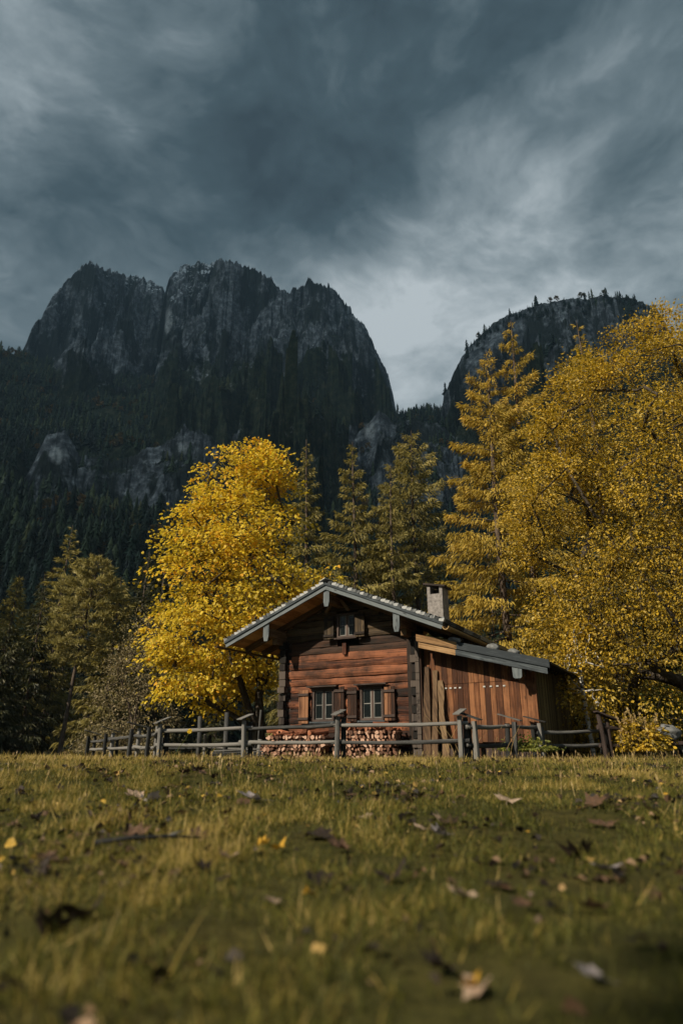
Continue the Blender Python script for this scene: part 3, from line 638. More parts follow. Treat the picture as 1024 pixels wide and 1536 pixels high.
# roof: soffit planks, shingle courses, barge boards
rw = MB(20); sh = MB(21)
for s in (-1, 1):
    c_, s_ = math.cos(R_(22.4)), math.sin(R_(22.4)); ln = HS / c_
    def rp(t, y, up): return (XA + s * (t * c_ + up * s_), y, APEX - t * s_ + up * c_)
    nb = 22
    for i in range(nb):
        t0, t1 = ln * i / nb, ln * (i + 1) / nb - .006
        rw.hexa([rp(t0, -OV + .035, 0), rp(t1, -OV + .035, 0), rp(t1, -OV + .035, .025), rp(t0, -OV + .035, .025), rp(t0, DEPTH + .5, 0), rp(t1, DEPTH + .5, 0), rp(t1, DEPTH + .5, .025), rp(t0, DEPTH + .5, .025)], None)
    nt_ = 27
    for i in range(nt_):
        t0, t1 = ln * i / nt_ - .0, ln * (i + 1) / nt_ + .035
        y = -OV - .035
        while y < DEPTH + .5:
            wd = .11 if y < -OV + .01 else rb.uniform(.55, .95)
            u0, u1 = .165 if y < -OV + .02 else .15, .190
            jl = rb.uniform(-.012, .012)
            a0 = t0 + .02 + jl; a1 = t1 + jl + .01
            sh.hexa([rp(a0, y, u0 - .075), rp(a1 - .03, y, u0 - .045), rp(a1 - .03, y, u1 + .012), rp(a0, y, u1 - .032), rp(a0, y + wd - .01, u0 - .075), rp(a1 - .03, y + wd - .01, u0 - .045), rp(a1 - .03, y + wd - .01, u1 + .012), rp(a0, y + wd - .01, u1 - .032)], None, rb.uniform(.25, 1))
            y += wd
        
    # boarding below the shingles
    sh.hexa([rp(0, -OV + .03, .03), rp(ln, -OV + .03, .03), rp(ln, -OV + .03, .085), rp(0, -OV + .03, .085), rp(0, DEPTH + .5, .03), rp(ln, DEPTH + .5, .03), rp(ln, DEPTH + .5, .085), rp(0, DEPTH + .5, .085)], None, .1)
ro = cb(sh, 'roof', 'shing'); cb(rw, 'soffit', 'soffit', ro)
bgl = MB(22)
for s in (-1, 1):
    c_, s_ = math.cos(R_(22.4)), math.sin(R_(22.4)); ln = HS / c_
    def rp(t, y, up): return (XA + s * (t * c_ + up * s_), y, APEX - t * s_ + up * c_)
    for u0, u1, y0, y1, tt in ((-.065, .045, -OV - .02, -OV + .03, .85), (.045, .105, -OV - .055, -OV + .03, .25)):
        t1 = ln + .02
        e0, e1 = u0 * math.tan(R_(22.4)), u1 * math.tan(R_(22.4))
        bgl.hexa([rp(-e0 * 1, y0, u0), rp(-e0, y1, u0), rp(-e1, y1, u1), rp(-e1, y0, u1), rp(t1, y0, u0), rp(t1, y1, u0), rp(t1, y1, u1), rp(t1, y0, u1)], None, tt)
cb(bgl, 'barge_board', 'grey')
# ridge cap
rc = MB(23)
y = -OV - .07
while y < DEPTH + .5:
    for s in (-1, 1): rc.hexa([(XA, y, APEX + .222), (XA + s * .16, y, APEX + .150), (XA + s * .16, y, APEX + .168), (XA, y, APEX + .245), (XA, y + .4, APEX + .222), (XA + s * .16, y + .4, APEX + .150), (XA + s * .16, y + .4, APEX + .168), (XA, y + .4, APEX + .245)] if s > 0 else [(XA - .16, y, APEX + .150), (XA, y, APEX + .222), (XA, y, APEX + .245), (XA - .16, y, APEX + .168), (XA - .16, y + .4, APEX + .150), (XA, y + .4, APEX + .222), (XA, y + .4, APEX + .245), (XA - .16, y + .4, APEX + .168)], None)
    y += .41
cb(rc, 'ridge_cap', 'shing', ro)
# rafters under the soffit, purlins and their pendant face boards
rf = MB(24)
for s in (-1, 1):
    c_, s_ = math.cos(R_(22.4)), math.sin(R_(22.4)); ln = HS / c_
    for yy in (-.10, .75, 1.6, 2.4, 3.2, 4.0, 4.8):
        rf.beam((XA + s * .0, yy, APEX - .075), (XA + s * (HS - .08), yy, APEX - .075 - SL * (HS - .08)), .14, .13, tint=.4)
    # curved brace inside the gable
    rf.beam((XA + s * .35, -.32, APEX - .55), (XA + s * .12, -.32, APEX - .25), .08, .07)
cb(rf, 'rafter', 'rafter')
for px, nm in ((XL + .05, 0), (XRt - .22, 0), (XA, 1)):
    pu = MB(25); zc = und(px) - .27 if not nm else und(px) - .30
    pu.box((px - .10, -OV + .06, zc - .11), (px + .10, .25, zc + .11), .5, axis=1)
    if not nm: pu.box((px - .08, -.48, zc - .27), (px + .08, .2, zc - .112), .3, axis=1)
    po_ = cb(pu, 'purlin', 'rafter')
    bo = MB(26); w_ = .085; zt = und(px) - .045 - (.0 if nm else .0); zb = zt - .47; yb = -OV + .02
    hw = SL * w_
    bo.poly([(px - w_, yb, zt - (hw if nm or px < XA else -.0)), (px - w_, yb, zb + .13), (px - w_ * .62, yb, zb), (px + w_ * .62, yb, zb), (px + w_, yb, zb + .13), (px + w_, yb, zt - (hw if nm or px > XA else 0))], (0, .035, 0), .7)
    cb(bo, 'pendant_board', 'grey', po_)
# gutters: half-round hollowed poles along both eaves
def gutter(x, z, y0, y1, r, mt):
    g_ = MB(27); n = 7; nn = 7
    ring = [(x + r * math.cos(math.pi + math.pi * i / n), z + r * math.sin(math.pi + math.pi * i / n)) for i in range(n + 1)]
    for i in range(n):
        (xa, za), (xb, zb) = ring[i], ring[i + 1]; k = .78
        xa2, za2, xb2, zb2 = x + (xa - x) * k, z + (za - z) * k, x + (xb - x) * k, z + (zb - z) * k
        g_.hexa([(xa, y0, za), (xb, y0, zb), (xb2, y0, zb2), (xa2, y0, za2), (xa, y1, za), (xb, y1, zb), (xb2, y1, zb2), (xa2, y1, za2)], None, .6)
    return cb(g_, 'gutter', mt)
gutter(XA - HS - .06, 3.29, -1.35, DEPTH + .4, .055, 'rafter')
gutter(XA + HS + .10, 3.35, -OV - .02, 4.6, .085, 'gutter')
# chimney
ch = MB(30)
y0, y1, x0, x1 = 2.0, 2.52, -.49, -.03
ch.box((x0, y0, 3.7), (x1, y1, 4.86), .5, axis=2)
for a, b, c, d in ((x0, x0 + .09, y0, y1), (x1 - .09, x1, y0, y1)): ch.box((a, c, 4.86), (b, d, 5.08), .5, axis=2)
ch.box((x0 + .09, y1 - .08, 4.86), (x1 - .09, y1, 5.08), .5, axis=2)
cho = cb(ch, 'chimney', 'plaster', ro)
ck = MB(31); ck.beam((x0 - .09, (y0 + y1) / 2, 5.175), (x1 + .10, (y0 + y1) / 2, 5.055), .66, .05); cb(ck, 'chimney_cap', 'frame', cho)
cf_ = MB(32); cf_.box((x0 - .025, y0 - .025, 3.8), (x1 + .025, y1 + .025, 4.17), .5, axis=2); cb(cf_, 'flashing', 'metal', cho)
ci = MB(33); ci.box((x0 + .09, y0 + .12, 4.861), (x1 - .09, y1 - .08, 4.90), .5); cb(ci, 'flue', 'interior', cho)
# ---- the lean-to of brown boards on the sunny end
XE = 2.78; AS = math.tan(R_(14.6))
def lt(x): return 3.33 - AS * x     # top of the lean-to roof
lw = MB(40); x = .10
yw = .02
seam = lambda x: 2.10 + .01 * x
while x < XE - .02:
    wd = min(rb.uniform(.115, .165), XE - x); t_ = rb.uniform(.1, .95)
    top = lt(x + wd / 2) - .12
    lw.box((x, yw + rb.uniform(0, .008), seam(x) + .006), (x + wd - .009, yw + .035, top), t_, axis=2)
    lw.box((x, yw + rb.uniform(0, .008) - .004, .74 + rb.uniform(-.03, .03)), (x + wd - .009, yw + .03, seam(x) - .006), min(1, max(0, t_ + rb.uniform(-.2, .2))), axis=2)
    x += wd
lw.box((.1, yw + .04, .74), (XE, yw + .07, 2.3), 0, axis=0)
cb(lw, 'board_wall', 'board')
for x in (.62, .74, .86, .98, 1.58, 1.74, 1.90, 2.06):
    wp = MB(41); wp.box((x, yw - .022, 1.995), (x + .055, yw - .006, 2.027), .5); cb(wp, 'latch_plate', 'white')
cp_ = MB(42); cp_.box((XE - .06, -.03, .36), (XE + .05, .09, lt(XE) - .1), .6, axis=2); cb(cp_, 'lean_to_post', 'board'); cp_ = MB(42); cp_.box((1.35, .0, .36), (1.43, .08, .72), .4); cb(cp_, 'lean_to_post', 'board')
pl_ = MB(43); x = .15
while x < XE - .1:
    wd = rb.uniform(.12, .2); pl_.box((x, .16, .36), (x + wd - .02, .19, .74), rb.uniform(0, .8), axis=2); x += wd
cb(pl_, 'plinth_boards', 'frame')
# slatted end wall
sl = MB(44); y = .12
while y < 4.1:
    sl.box((XE - .01, y, .62 + rb.uniform(-.05, .05)), (XE + .025, y + .045, lt(XE) - .16), rb.random(), axis=2); y += .085
sl.box((XE - .06, .12, .6), (XE - .03, 4.1, lt(XE) - .16), 0, axis=1)
cb(sl, 'slatted_wall', 'slat')
bk = MB(45); bk.box((.0, 4.1, .4), (XE, 4.14, 2.6), .2, axis=0); cb(bk, 'rear_wall', 'board')
# lean-to roof and its two-board fascia
lr = MB(46)
YF = -.48
for i in range(14):
    a = .02 + (3.25 - .02) * i / 14; b_ = .02 + (3.25 - .02) * (i + 1) / 14 + .05
    lr.hexa([(a, YF + .04, lt(a) - .07), (b_, YF + .04, lt(b_) - .07), (b_, YF + .04, lt(b_) - .02), (a, YF + .04, lt(a) - .05), (a, 4.3, lt(a) - .07), (b_, 4.3, lt(b_) - .07), (b_, 4.3, lt(b_) - .02), (a, 4.3, lt(a) - .05)], None)
lro = cb(lr, 'lean_to_roof', 'dark_wood')
for (h0, h1, ya, yb, x0, x1, mt, tt) in ((-.32, -.17, YF + .0, YF + .04, .16, 1.10, 'fasc', .75), (-.167, .0, YF - .035, YF + .04, .12, 1.15, 'fasc', .2), (-.31, -.165, YF + .0, YF + .04, 1.10, 3.22, 'grey', .3), (-.162, .012, YF - .035, YF + .04, 1.15, 3.28, 'grey', .0)):
    fb = MB(int(x0 * 100) + int(-h0 * 100))
    fb.hexa([(x0, ya, lt(x0) + h0), (x0, yb, lt(x0) + h0), (x0, yb, lt(x0) + h1), (x0, ya, lt(x0) + h1), (x1, ya, lt(x1) + h0), (x1, yb, lt(x1) + h0), (x1, yb, lt(x1) + h1), (x1, ya, lt(x1) + h1)], None, tt)
    cb(fb, 'fascia_board', mt, lro)
bo = MB(48); px = 2.54; zt = lt(px) - .30; yb = YF + .005
bo.poly([(px - .11, yb, zt), (px - .10, yb, zt - .22), (px - .06, yb, zt - .25), (px + .07, yb, zt - .25), (px + .10, yb, zt - .22), (px + .11, yb, zt - .05)], (0, .03, 0), .8)
cb(bo, 'pendant_board', 'grey', lro)
pu = MB(49); pu.box((px - .08, YF + .05, zt - .16), (px + .08, .02, zt + .0), .4, axis=1); cb(pu, 'eave_beam', 'rafter', lro)
bpy.context.view_layer.update()
CM = Matrix.Translation((CX, CY, 0)) @ Matrix.Rotation(YAW, 4, 'Z')
def cw(x, y, z): return CM @ Vector((x, y, z))      # cabin coordinates -> world

# stones that weigh down the lean-to roof
def blob(name, r, seed, mt, n=14, flat=.7):
    rr = np.random.default_rng(seed); k = 12
    th = np.linspace(0, np.pi, n); ph = np.linspace(0, 2 * np.pi, 2 * n, endpoint=False)
    T, Pp = np.meshgrid(th, ph, indexing='ij'); d = np.stack([np.sin(T) * np.cos(Pp), np.sin(T) * np.sin(Pp), np.cos(T)], -1)
    q = 1 + .28 * fbm(d[..., 0] * 1.3 + seed, d[..., 1] * 1.3 + d[..., 2] * 1.7, 4) + .10 * ridged(d[..., 0] * 2.5 + seed * 2, d[..., 1] * 2.5 - d[..., 2] * 2, 3)
    V = d * q[..., None] * np.array(r) ; V[..., 2] *= 1
    V = V.reshape(-1, 3); m_ = 2 * n; F = []
    for i in range(n - 1):
        for j in range(m_): F.append((i * m_ + j, (i + 1) * m_ + j, (i + 1) * m_ + (j + 1) % m_, i * m_ + (j + 1) % m_))
    V[:, 2] -= V[:, 2].min()
    return link(name, mesh_np(name, V, F, smooth=True), M[mt])
for i, (x, y, r, lab) in enumerate(((1.02, -.30, (.16, .13, .07), 'flat grey stone weighing down the lean-to roof nearest the log wall'), (1.92, -.18, (.15, .12, .085), 'biggest angular grey stone on the lean-to roof above the white plates'), (2.42, -.22, (.13, .11, .07), 'small grey stone near the low eave end of the lean-to roof'))):
    o = blob('roof_stone', r, 3 + i, 'stone'); o.location = cw(x, y, lt(x) - .03); o.rotation_euler = (0, R_(12), YAW); tag(o, lab, 'stone', 'stones weighing down the lean-to roof')

# slabs leaning on the lean-to wall
for i, (x0, x1, w_, t_, zt, lab) in enumerate(((.20, .17, .17, .03, 2.55, 'tallest pale slab board leaning on the lean-to wall beside the log corner'), (.38, .40, .13, .035, 2.45, 'narrow slab board leaning between two wider ones on the lean-to wall'), (.66, .50, .15, .04, 2.2, 'crooked bark edged slab leaning with its top tilted toward the log corner'))):
    sb = MB(60 + i); n = 9; r_ = random.Random(i + 4)
    for k in range(n):
        a, b_ = k / n, (k + 1) / n
        def P_(t, sd): 
            wv_ = w_ / 2 * (1 + .12 * math.sin(5 * t + i) + (.16 * math.sin(17 * t) if i == 2 else .05 * math.sin(13 * t)))
            return Vector((x0 + (x1 - x0) * t + sd * wv_ + (.02 * math.sin(9 * t) if i == 2 else 0), -.26 + .22 * t - .03 * i * 0, .36 + (zt - .36) * t))
        A, B, C_, D2 = P_(a, -1), P_(a, 1), P_(b_, -1), P_(b_, 1); o_v = Vector((0, t_, 0)); 
        sb.v  # one continuous slab made of short lengths that share the grain
        sb.hexa([A, B, B + o_v, A + o_v, C_, D2, D2 + o_v, C_ + o_v], None, .3 + .2 * i)
    # same grain offset for all lengths of the slab
    uvn = []
    for fi in range(len(sb.f)):
        for vi in sb.f[fi]: p = sb.v[vi]; uvn.append((p[2], p[0] + 3 * p[1] + i * 7))
    sb.uv = uvn
    o = sb.build('leaning_slab', M['slab'], None, zoff=-.36); o.location = (*cw(0, 0, 0)[:2], .36); o.rotation_euler = (0, 0, YAW); tag(o, lab, 'board', 'slab boards leaning on the lean-to')

# ------------------------------------------------------------------ firewood stacked under the windows: every split log its own
def split_log(seed, ln, r, kindn):
    r_ = random.Random(seed); mb = MB(seed)
    if kindn == 0: ang = [-.9, .9] ; prof = [(0, -.55)] + [(math.sin(a) * 1.0, -.55 + 1.25 * math.cos(a)) for a in (-.62, -.3, 0, .3, .62)]
    elif kindn == 1: prof = [(math.cos(a), .62 * math.sin(a) - .2) for a in (0, .6, 1.2, 1.9, 2.5, 3.1)] + [(-.5, -.4), (.5, -.42)]
    elif kindn == 2: prof = [(math.cos(a) * .85, math.sin(a) * .85) for a in (0, .8, 1.5, 2.3, 3.1, 3.9, 4.7, 5.5)]
    else: prof = [(-.7, -.5), (.75, -.6), (.62, .55), (-.2, .75), (-.75, .35)]
    prof = [(x * r * r_.uniform(.85, 1.12), y * r * r_.uniform(.85, 1.12)) for x, y in prof]
    n = len(prof)
    for y0, j in ((0, 0),):
        mb.v += [(x, -ln / 2, y) for x, y in prof] + [(x * r_.uniform(.9, 1.06), ln / 2, y * r_.uniform(.9, 1.06)) for x, y in prof]
    t0 = r_.random()
    for f, tt, end in [(list(range(n))[::-1][::-1], t0, True), (list(range(n, 2 * n))[::-1], t0, True)] + [([i + n, (i + 1) % n + n, (i + 1) % n, i], t0 * .6, False) for i in range(n)]:
        mb.f.append(f); mb.t.append(tt)
        for vi in f:
            p = mb.v[vi]; mb.uv.append((p[0] + seed, p[2] + seed * .37) if end else (p[1] + seed, (p[0] - p[2]) + seed))
    return mb
FW = []; FR = []
for i in range(14):
    me_o = split_log(100 + i, .42, .064, i % 4).build('firewood', M['fw_end']); FW.append(me_o)
for i in range(8):
    FR.append(split_log(140 + i, .40, .066, i % 4).build('firewood', M['fw_red']))
used = set()
def place(src, loc, rot, lab, grp, k):
    if src.name in used: o = src.copy(); col.objects.link(o)
    else: o = src; used.add(src.name)
    o.location = loc; o.rotation_euler = rot; o.scale = (k, 1, k); tag(o, lab, 'firewood', grp)
nfw = 0
for (xa, xb, htop, lab, grp, lab2, grp2) in ((-4.30, -2.42, .60, 'pale split log end in the stack nearest the cabin\'s free corner', 'logs in the stack by the free corner', 'loose reddish split log heaped on top of the stack by the free corner', 'loose logs on the stack by the free corner'),
                            (-2.14, -.42, .68, 'pale split log end in the stack nearer the lean-to', 'logs in the stack nearer the lean-to', 'loose reddish split log heaped on top of the stack nearer the lean-to', 'loose logs on the stack nearer the lean-to')):
    z = .41; row = 0
    while z < .36 + htop:
        x = xa + (.055 if row % 2 else 0)
        while x < xb:
            k = rb.uniform(.72, 1.25)
            if not (x < xa + .12 and z > .75):
                place(rb.choice(FW), cw(x, -.42 + rb.uniform(-.045, .03), z + rb.uniform(-.012, .012)), (0, rb.uniform(0, 6.28), YAW + rb.uniform(-.06, .06)), lab, grp, k); nfw += 1
            x += .108 * k
        z += .097; row += 1
    n = 20 if xa < -3 else 22
    for i in range(n):
        t = (i + .5) / n; x = xa + .22 + (xb - xa - .3) * t; lay = rb.choice((0, 0, 1))
        hump = (.10 * math.sin(t * 9 + (1 if xa < -3 else 2)) + .05)
        zt = z - .03 + max(0, hump) * rb.uniform(.2, 1.0) + .03 * lay
        place(rb.choice(FR), cw(x, -.40 + rb.uniform(-.1, .12), zt), (rb.uniform(-.25, .25), rb.uniform(0, 6.28), YAW + rb.choice((0, 1.57, .6, -.7)) + rb.uniform(-.3, .3)), lab2, grp2, rb.uniform(.8, 1.15)); nfw += 1
print('firewood', nfw)
# ------------------------------------------------------------------ rail fences: paired posts, rails between them, slanted cap boards
def fence(name, label, posts, rails=(.62, .95), nocap=(), lean=.0, seed=1, top=1.0, caps=True, rr=.041, side=1, cat='fence', over=.16, mt='fence', ptints=None):
    """posts: [(x, y, height above ground)]"""
    r = random.Random(seed); x0, y0 = posts[0][0], posts[0][1]; zb = gz1(x0, y0); root = empty(name, (x0, y0, zb)); tag(root, label, cat)
    n = len(posts)
    def loc(x, y, z): return Vector((x - x0, y - y0, z - zb))
    for i, (x, y, hp) in enumerate(posts):
        a, b = posts[max(i - 1, 0)], posts[min(i + 1, n - 1)]; d = Vector((b[0] - a[0], b[1] - a[1], 0)).normalized(); pr = Vector((d.y, -d.x, 0)) * side
        g_ = gz1(x, y); mb = MB(seed * 31 + i)
        jl = r.uniform(-.03, .03)
        for k, (off, hh) in enumerate(((.085, hp), (-.10, hp - .02))):
            sh_ = d * (.02 if k == 0 else .075)
            p = Vector((x, y, g_ - .1)) + pr * off + sh_; q = Vector((x + jl, y, g_ + hh - .02)) + pr * off + sh_
            pm = MB(seed * 57 + i * 3 + k); pm.tube([loc(*p), loc(*(p * .5 + q * .5)), loc(*q)], [.052, .05, .046], 9, r.uniform(.25, .95) if k == 0 else r.uniform(0, .35), jit=.10, sq=3.5, up=(d.x, d.y, 0))
            pm.build('post', M[mt], root, smooth=False)
        if caps and i not in nocap:
            c = MB(seed * 91 + i); ctr = Vector((x + jl, y, g_ + hp + .02)); tl = r.uniform(.10, .16)
            c.beam(loc(*(ctr + pr * .25 + Vector((0, 0, -.02)) - d * .00)), loc(*(ctr - pr * .25 + Vector((0, 0, tl)))), .135, .018, tint=r.uniform(.3, .9), roll=r.uniform(-.12, .12)); c.build('cap_board', M[mt], root)
    for i in range(n - 1):
        (xa, ya, ha), (xb, yb, hb) = posts[i], posts[i + 1]; A = Vector((xa, ya, 0)); B = Vector((xb, yb, 0)); d = (B - A).normalized()
        for j, rh in enumerate(rails):
            za = gz1(xa, ya) + ha * rh + r.uniform(-.02, .02); zb_ = gz1(xb, yb) + hb * rh + r.uniform(-.02, .02)
            pts = []; rad = []; m_ = 7
            for k in range(m_):
                t = k / (m_ - 1); q = (A - d * over).lerp(B + d * over, t); z = za + (zb_ - za) * t - .02 * math.sin(math.pi * t) + r.uniform(-.006, .006); pts.append(loc(q.x, q.y, z + (.085 if (i % 2) and j == 99 else 0))); rad.append(rr * (1.12 - .28 * (t if (i + j) % 2 else 1 - t)) * r.uniform(.95, 1.05))
            mb = MB(seed * 17 + i * 5 + j); mb.tube(pts, rad, 9, r.uniform(.3, .9), jit=.07); mb.build('rail', M[mt], root, smooth=True)
    return root
fence('rail_fence', 'long two-rail fence of silvery poles and capped posts in front of the cabin windows', [(-4.19, 16.8, .80), (-2.1, 15.8, .84), (-.08, 15.0, .90), (2.29, 13.8, .85)], rails=(.42, .80), seed=3)
fence('rail_fence', 'two-rail fence stretch running back from the long fence toward the dark spruces', [(-4.45, 17.0, .78), (-5.31, 18.5, .78), (-6.6, 20.5, .72), (-7.79, 22.5, .70)], rails=(.38, .72), seed=5, nocap=(0,))
fence('rail_fence', 'rail fence stretch of rough poles in front of the brown boarded lean-to', [(2.50, 13.85, .76), (3.46, 14.8, .78), (4.35, 16.0, .80)], rails=(.40, .86), seed=8)
fence('rail_fence', 'rail fence stretch in the tree shade between the slatted wall and the dark gate post', [(4.45, 16.2, .74), (6.1, 16.9, .84)], rails=(.42, .80), seed=9, caps=False)
# simple thin fence far behind the rails, under the yellow maple
fence('pole_fence', 'low thin pole fence under the yellow maple behind the long rail fence', [(-8.2, 26, .75), (-6.2, 25.2, .7), (-4.6, 24.6, .8), (-2.9, 23.2, .62)], rails=(.45,), seed=12, caps=False, rr=.035)
for i, (x, y, h, lab) in enumerate(((-4.05, 20.5, 1.15, 'tall slim grey post standing behind the fence, nearer the dark spruces'), (-3.25, 20.2, 1.25, 'tall thick grey post standing behind the fence, nearer the cabin'), (-1.92, 17.8, .5, 'short pale stump post at the end of the left firewood stack'), (-2.4, 20.8, 1.35, 'slender dark pole behind the capped post close to the cabin'))):
    if i == 2: q = cw(-4.48, -.45, 0); x, y = q.x, q.y
    p = MB(300 + i); p.tube([(0, 0, -.1), (.01, 0, h * .5), (.02 * (i - 1), .01, h)], [.075, .07, .062] if i != 3 else [.035, .03, .03], 10, .7 if i == 2 else .45, jit=.08); o = p.build('fence_post', M['fence'], None, smooth=True); o.location = (x, y, gz1(x, y)); tag(o, lab, 'post')
# gate post group; the golden tree's shade is put into its dark wood colour
gp = empty('gate_post', (5.98, 16.4, gz1(5.98, 16.4))); tag(gp, 'dark crooked gate post with a short sloping cap in front of the birch', 'gate post')
mb = MB(310); mb.tube([(0, 0, -.1), (-.02, 0, .5), (-.07, 0, 1.0)], [.055, .05, .05], 9, .1, jit=.1); mb.build('post', M['frame'], gp)
mb = MB(311); mb.tube([(.16, .1, -.1), (.15, .1, .9)], [.06, .05], 9, .1, jit=.1); mb.build('post', M['frame'], gp)
mb = MB(312); mb.beam((-.14, 0, 1.06), (.34, .05, .88), .26, .035, tint=.2); mb.build('cap_board', M['frame'], gp)
mb = MB(313); mb.tube([(-.1, .05, .72), (.85, .25, .66)], [.06, .05], 9, .1, jit=.06); mb.build('rail', M['frame'], gp)
mb = MB(314); mb.tube([(-.1, .05, .32), (.8, .25, .30)], [.05, .05], 9, .1, jit=.06); mb.build('rail', M['frame'], gp)
# grey planks lying behind the fence beside the wood
pk = MB(320)
for i in range(4): pk.beam((-.85 + .04 * i, .05 * i, .05 + .055 * i), (.62 - .05 * i, .1 - .02 * i, .08 + .06 * i), .2, .035)
o = pk.build('plank_pile', M['fence'], None); o.location = (-2.55, 18.6, gz1(-2.55, 18.6)); tag(o, 'low pile of grey planks behind the fence beside the left firewood stack', 'planks')
# rustic table of a slab on splayed root legs, with a boulder on it
tb = empty('slab_table', (7.62, 16.8, gz1(7.62, 16.8))); tag(tb, 'rustic dark slab table on splayed grey legs carrying the boulder', 'table')
mb = MB(330)
mb.poly([(-.95, -.28, .34), (-.4, -.36, .34), (.5, -.34, .34), (1.0, -.22, .34), (1.02, .2, .34), (.3, .34, .34), (-.6, .32, .34), (-1.0, .15, .34)], (0, 0, .075), .15); mb.build('table_top', M['frame'], tb)
for i, (xa, xb, ya, yb) in enumerate(((-.56, -.70, -.1, -.26), (-.28, -.20, -.12, -.2), (-.12, .10, -.14, -.28), (.12, .42, -.15, -.30), (.34, .34, .15, .25), (-.5, -.6, .15, .25))):
    mb = MB(331 + i); mb.tube([(xa, ya, .345), ((xa * .6 + xb * .4) + .02, (ya + yb) / 2, .18), (xb, yb, -.05)], [.06, .05, .04], 8, .75 if i in (0, 3) else .35, jit=.14); mb.build('leg', M['fence'], tb)
o = blob('boulder', (.33, .26, .19), 12, 'stone', 18); o.location = (7.55, 16.75, gz1(7.62, 16.8) + .405); tag(o, 'rounded grey boulder lying on the dark slab table', 'boulder')

# ------------------------------------------------------------------ conifers
CARD = (np.array([(0, 0, 0), (-.5, .42, .04), (0, 1, -.12), (.5, .42, .04)]), np.array([(0, 1, 2, 3)]))
def conifer_mesh(H, Rm, seed, z0=.04, nb=130, cpm=46, card=(.34, .085), droop=.30, hang=.5, up=.45, gap=.08, trunk_r=None, lean=0, prof=.8, bare=0, clump=False, tintz=.15):
    r = np.random.default_rng(seed); rb_ = random.Random(seed); tk = MB(seed); tr_ = trunk_r or H * .0105
    bend = lambda z: np.array([lean * (z / H) + .08 * math.sin(z * .35 + seed), .06 * math.sin(z * .3 + seed * 2), 0])
    tk.tube([tuple(bend(H * t) + np.array([0, 0, H * t - .15 * (t == 0)])) for t in np.linspace(0, 1, 10)], [tr_ * (1 - t) ** .8 + .012 for t in np.linspace(0, 1, 10)], 8, .5, jit=.06, cap=False)
    P, Y, Z_, LN, T = [], [], [], [], []
    for i in range(nb):
        t = (i + rb_.random()) / nb; t = t ** .92; z = H * (z0 + (.985 - z0) * t)
        if rb_.random() < gap: continue
        az = i * 2.399963 + rb_.uniform(-.4, .4); Lb = Rm * max(.06, (1 - t) ** prof) * rb_.uniform(.62, 1.12) * (1 if t > .12 or clump else .65 + 3 * t)
        if clump: Lb = Rm * (math.sin(math.pi * min(1, .10 + .86 * t)) ** .6) * rb_.uniform(.5, 1.05)
        pit = -.22 + (up + .5) * t ** 1.4 + rb_.uniform(-.12, .12)
        u = np.array([math.cos(az), math.sin(az), 0]); lat = np.array([-u[1], u[0], 0])
        f = lambda s: (bend(z) + np.array([0, 0, z]))[None] + u[None] * (Lb * s)[:, None] + np.array([0, 0, 1.])[None] * (Lb * (math.sin(pit) * s - droop * s ** 1.6 + .55 * droop * s ** 3.2))[:, None]
        if Lb > .5:
            q = f(np.linspace(0, .92, 5)); tk.tube([tuple(p) for p in q], [max(.006, .013 * Lb * (1 - k / 5)) for k in range(5)], 4, .4, cap=False)
        n = int(cpm * Lb * (1.0 + .35 * Lb / Rm)) + 8
        s = r.uniform(.10 if not clump else .45, 1.03, n) ** .75; base = f(s); db = nrm(f(s + .03) - f(s - .03))
        ww = Lb * .25 * np.maximum(.02, np.sin(np.pi * np.clip(s, .0, 1) ** .8)) ** .7 + .07
        sd = r.uniform(-1, 1, n); off = lat[None] * (sd * ww)[:, None]
        drp = hang * r.uniform(0, 1, n) ** 1.6 * (.10 + .22 * np.abs(sd)) * min(1.2, .35 + Lb / 3)
        pos = base + off + np.array([0, 0, -1.])[None] * drp[:, None]
        dr = nrm(db * .75 + lat[None] * (np.sign(sd) * .55 * np.abs(sd) ** .5)[:, None] + np.array([0, 0, -1.])[None] * (hang * r.uniform(.1, 1.3, n))[:, None] + r.normal(0, .22, (n, 3)))
        if clump: dr = nrm(db * .5 + np.array([0, 0, .55])[None] + r.normal(0, .5, (n, 3)))
        P.append(pos); Y.append(dr); Z_.append(nrm(np.array([0, 0, 1.])[None] + r.normal(0, .55, (n, 3)))); LN.append(card[0] * r.uniform(.55, 1.25, n) * min(1, .55 + Lb / 2.5))
        T.append(np.clip(r.normal(.48, .16, n) + r.normal(0, .09) + tintz * (t - .4) + .12 * (s - .5), 0, 1))
    P, Y, Z_, LN, T = map(np.concatenate, (P, Y, Z_, LN, T)); X, Yn, Zn = frames(Y, Z_)
    V, F, tt = inst(CARD[0], CARD[1], P, X, Yn, Zn, LN * (card[1] / card[0]), LN, LN, T)
    return tk, mesh_np('crown', V, F, tt)
def conifer(name, label, x, y, H, Rm, seed, mt, group=None, rz=0, bk='bark', **k):
    root = empty(name, (x, y, gz1(x, y)), rz); tag(root, label, 'tree', group)
    tk, cr = conifer_mesh(H, Rm, seed, **k); tk.build('trunk', M[bk], root, smooth=True); link('crown', cr, M[mt], root)
    return root
G = .36
conifer('larch_tree', 'tallest golden conifer beside the golden broadleaf crown, with a bare pale upper trunk', 8.1, 28, 19.9, 3.0, 51, 'larch', nb=92, cpm=120, card=(.25, .055), hang=1.1, droop=.20, gap=.16, prof=.62)
conifer('larch_tree', 'wide golden conifer with long drooping branches rising just behind the chimney', 6.55, 27, 17.6, 4.2, 52, 'larch', nb=105, cpm=130, card=(.25, .055), hang=1.2, droop=.18, gap=.12, prof=.66)
conifer('larch_tree', 'thin golden conifer top peeping over the golden broadleaf crown', 12.6, 31, 22.0, 3.2, 53, 'larch', nb=120, cpm=34, hang=.7, gap=.15)
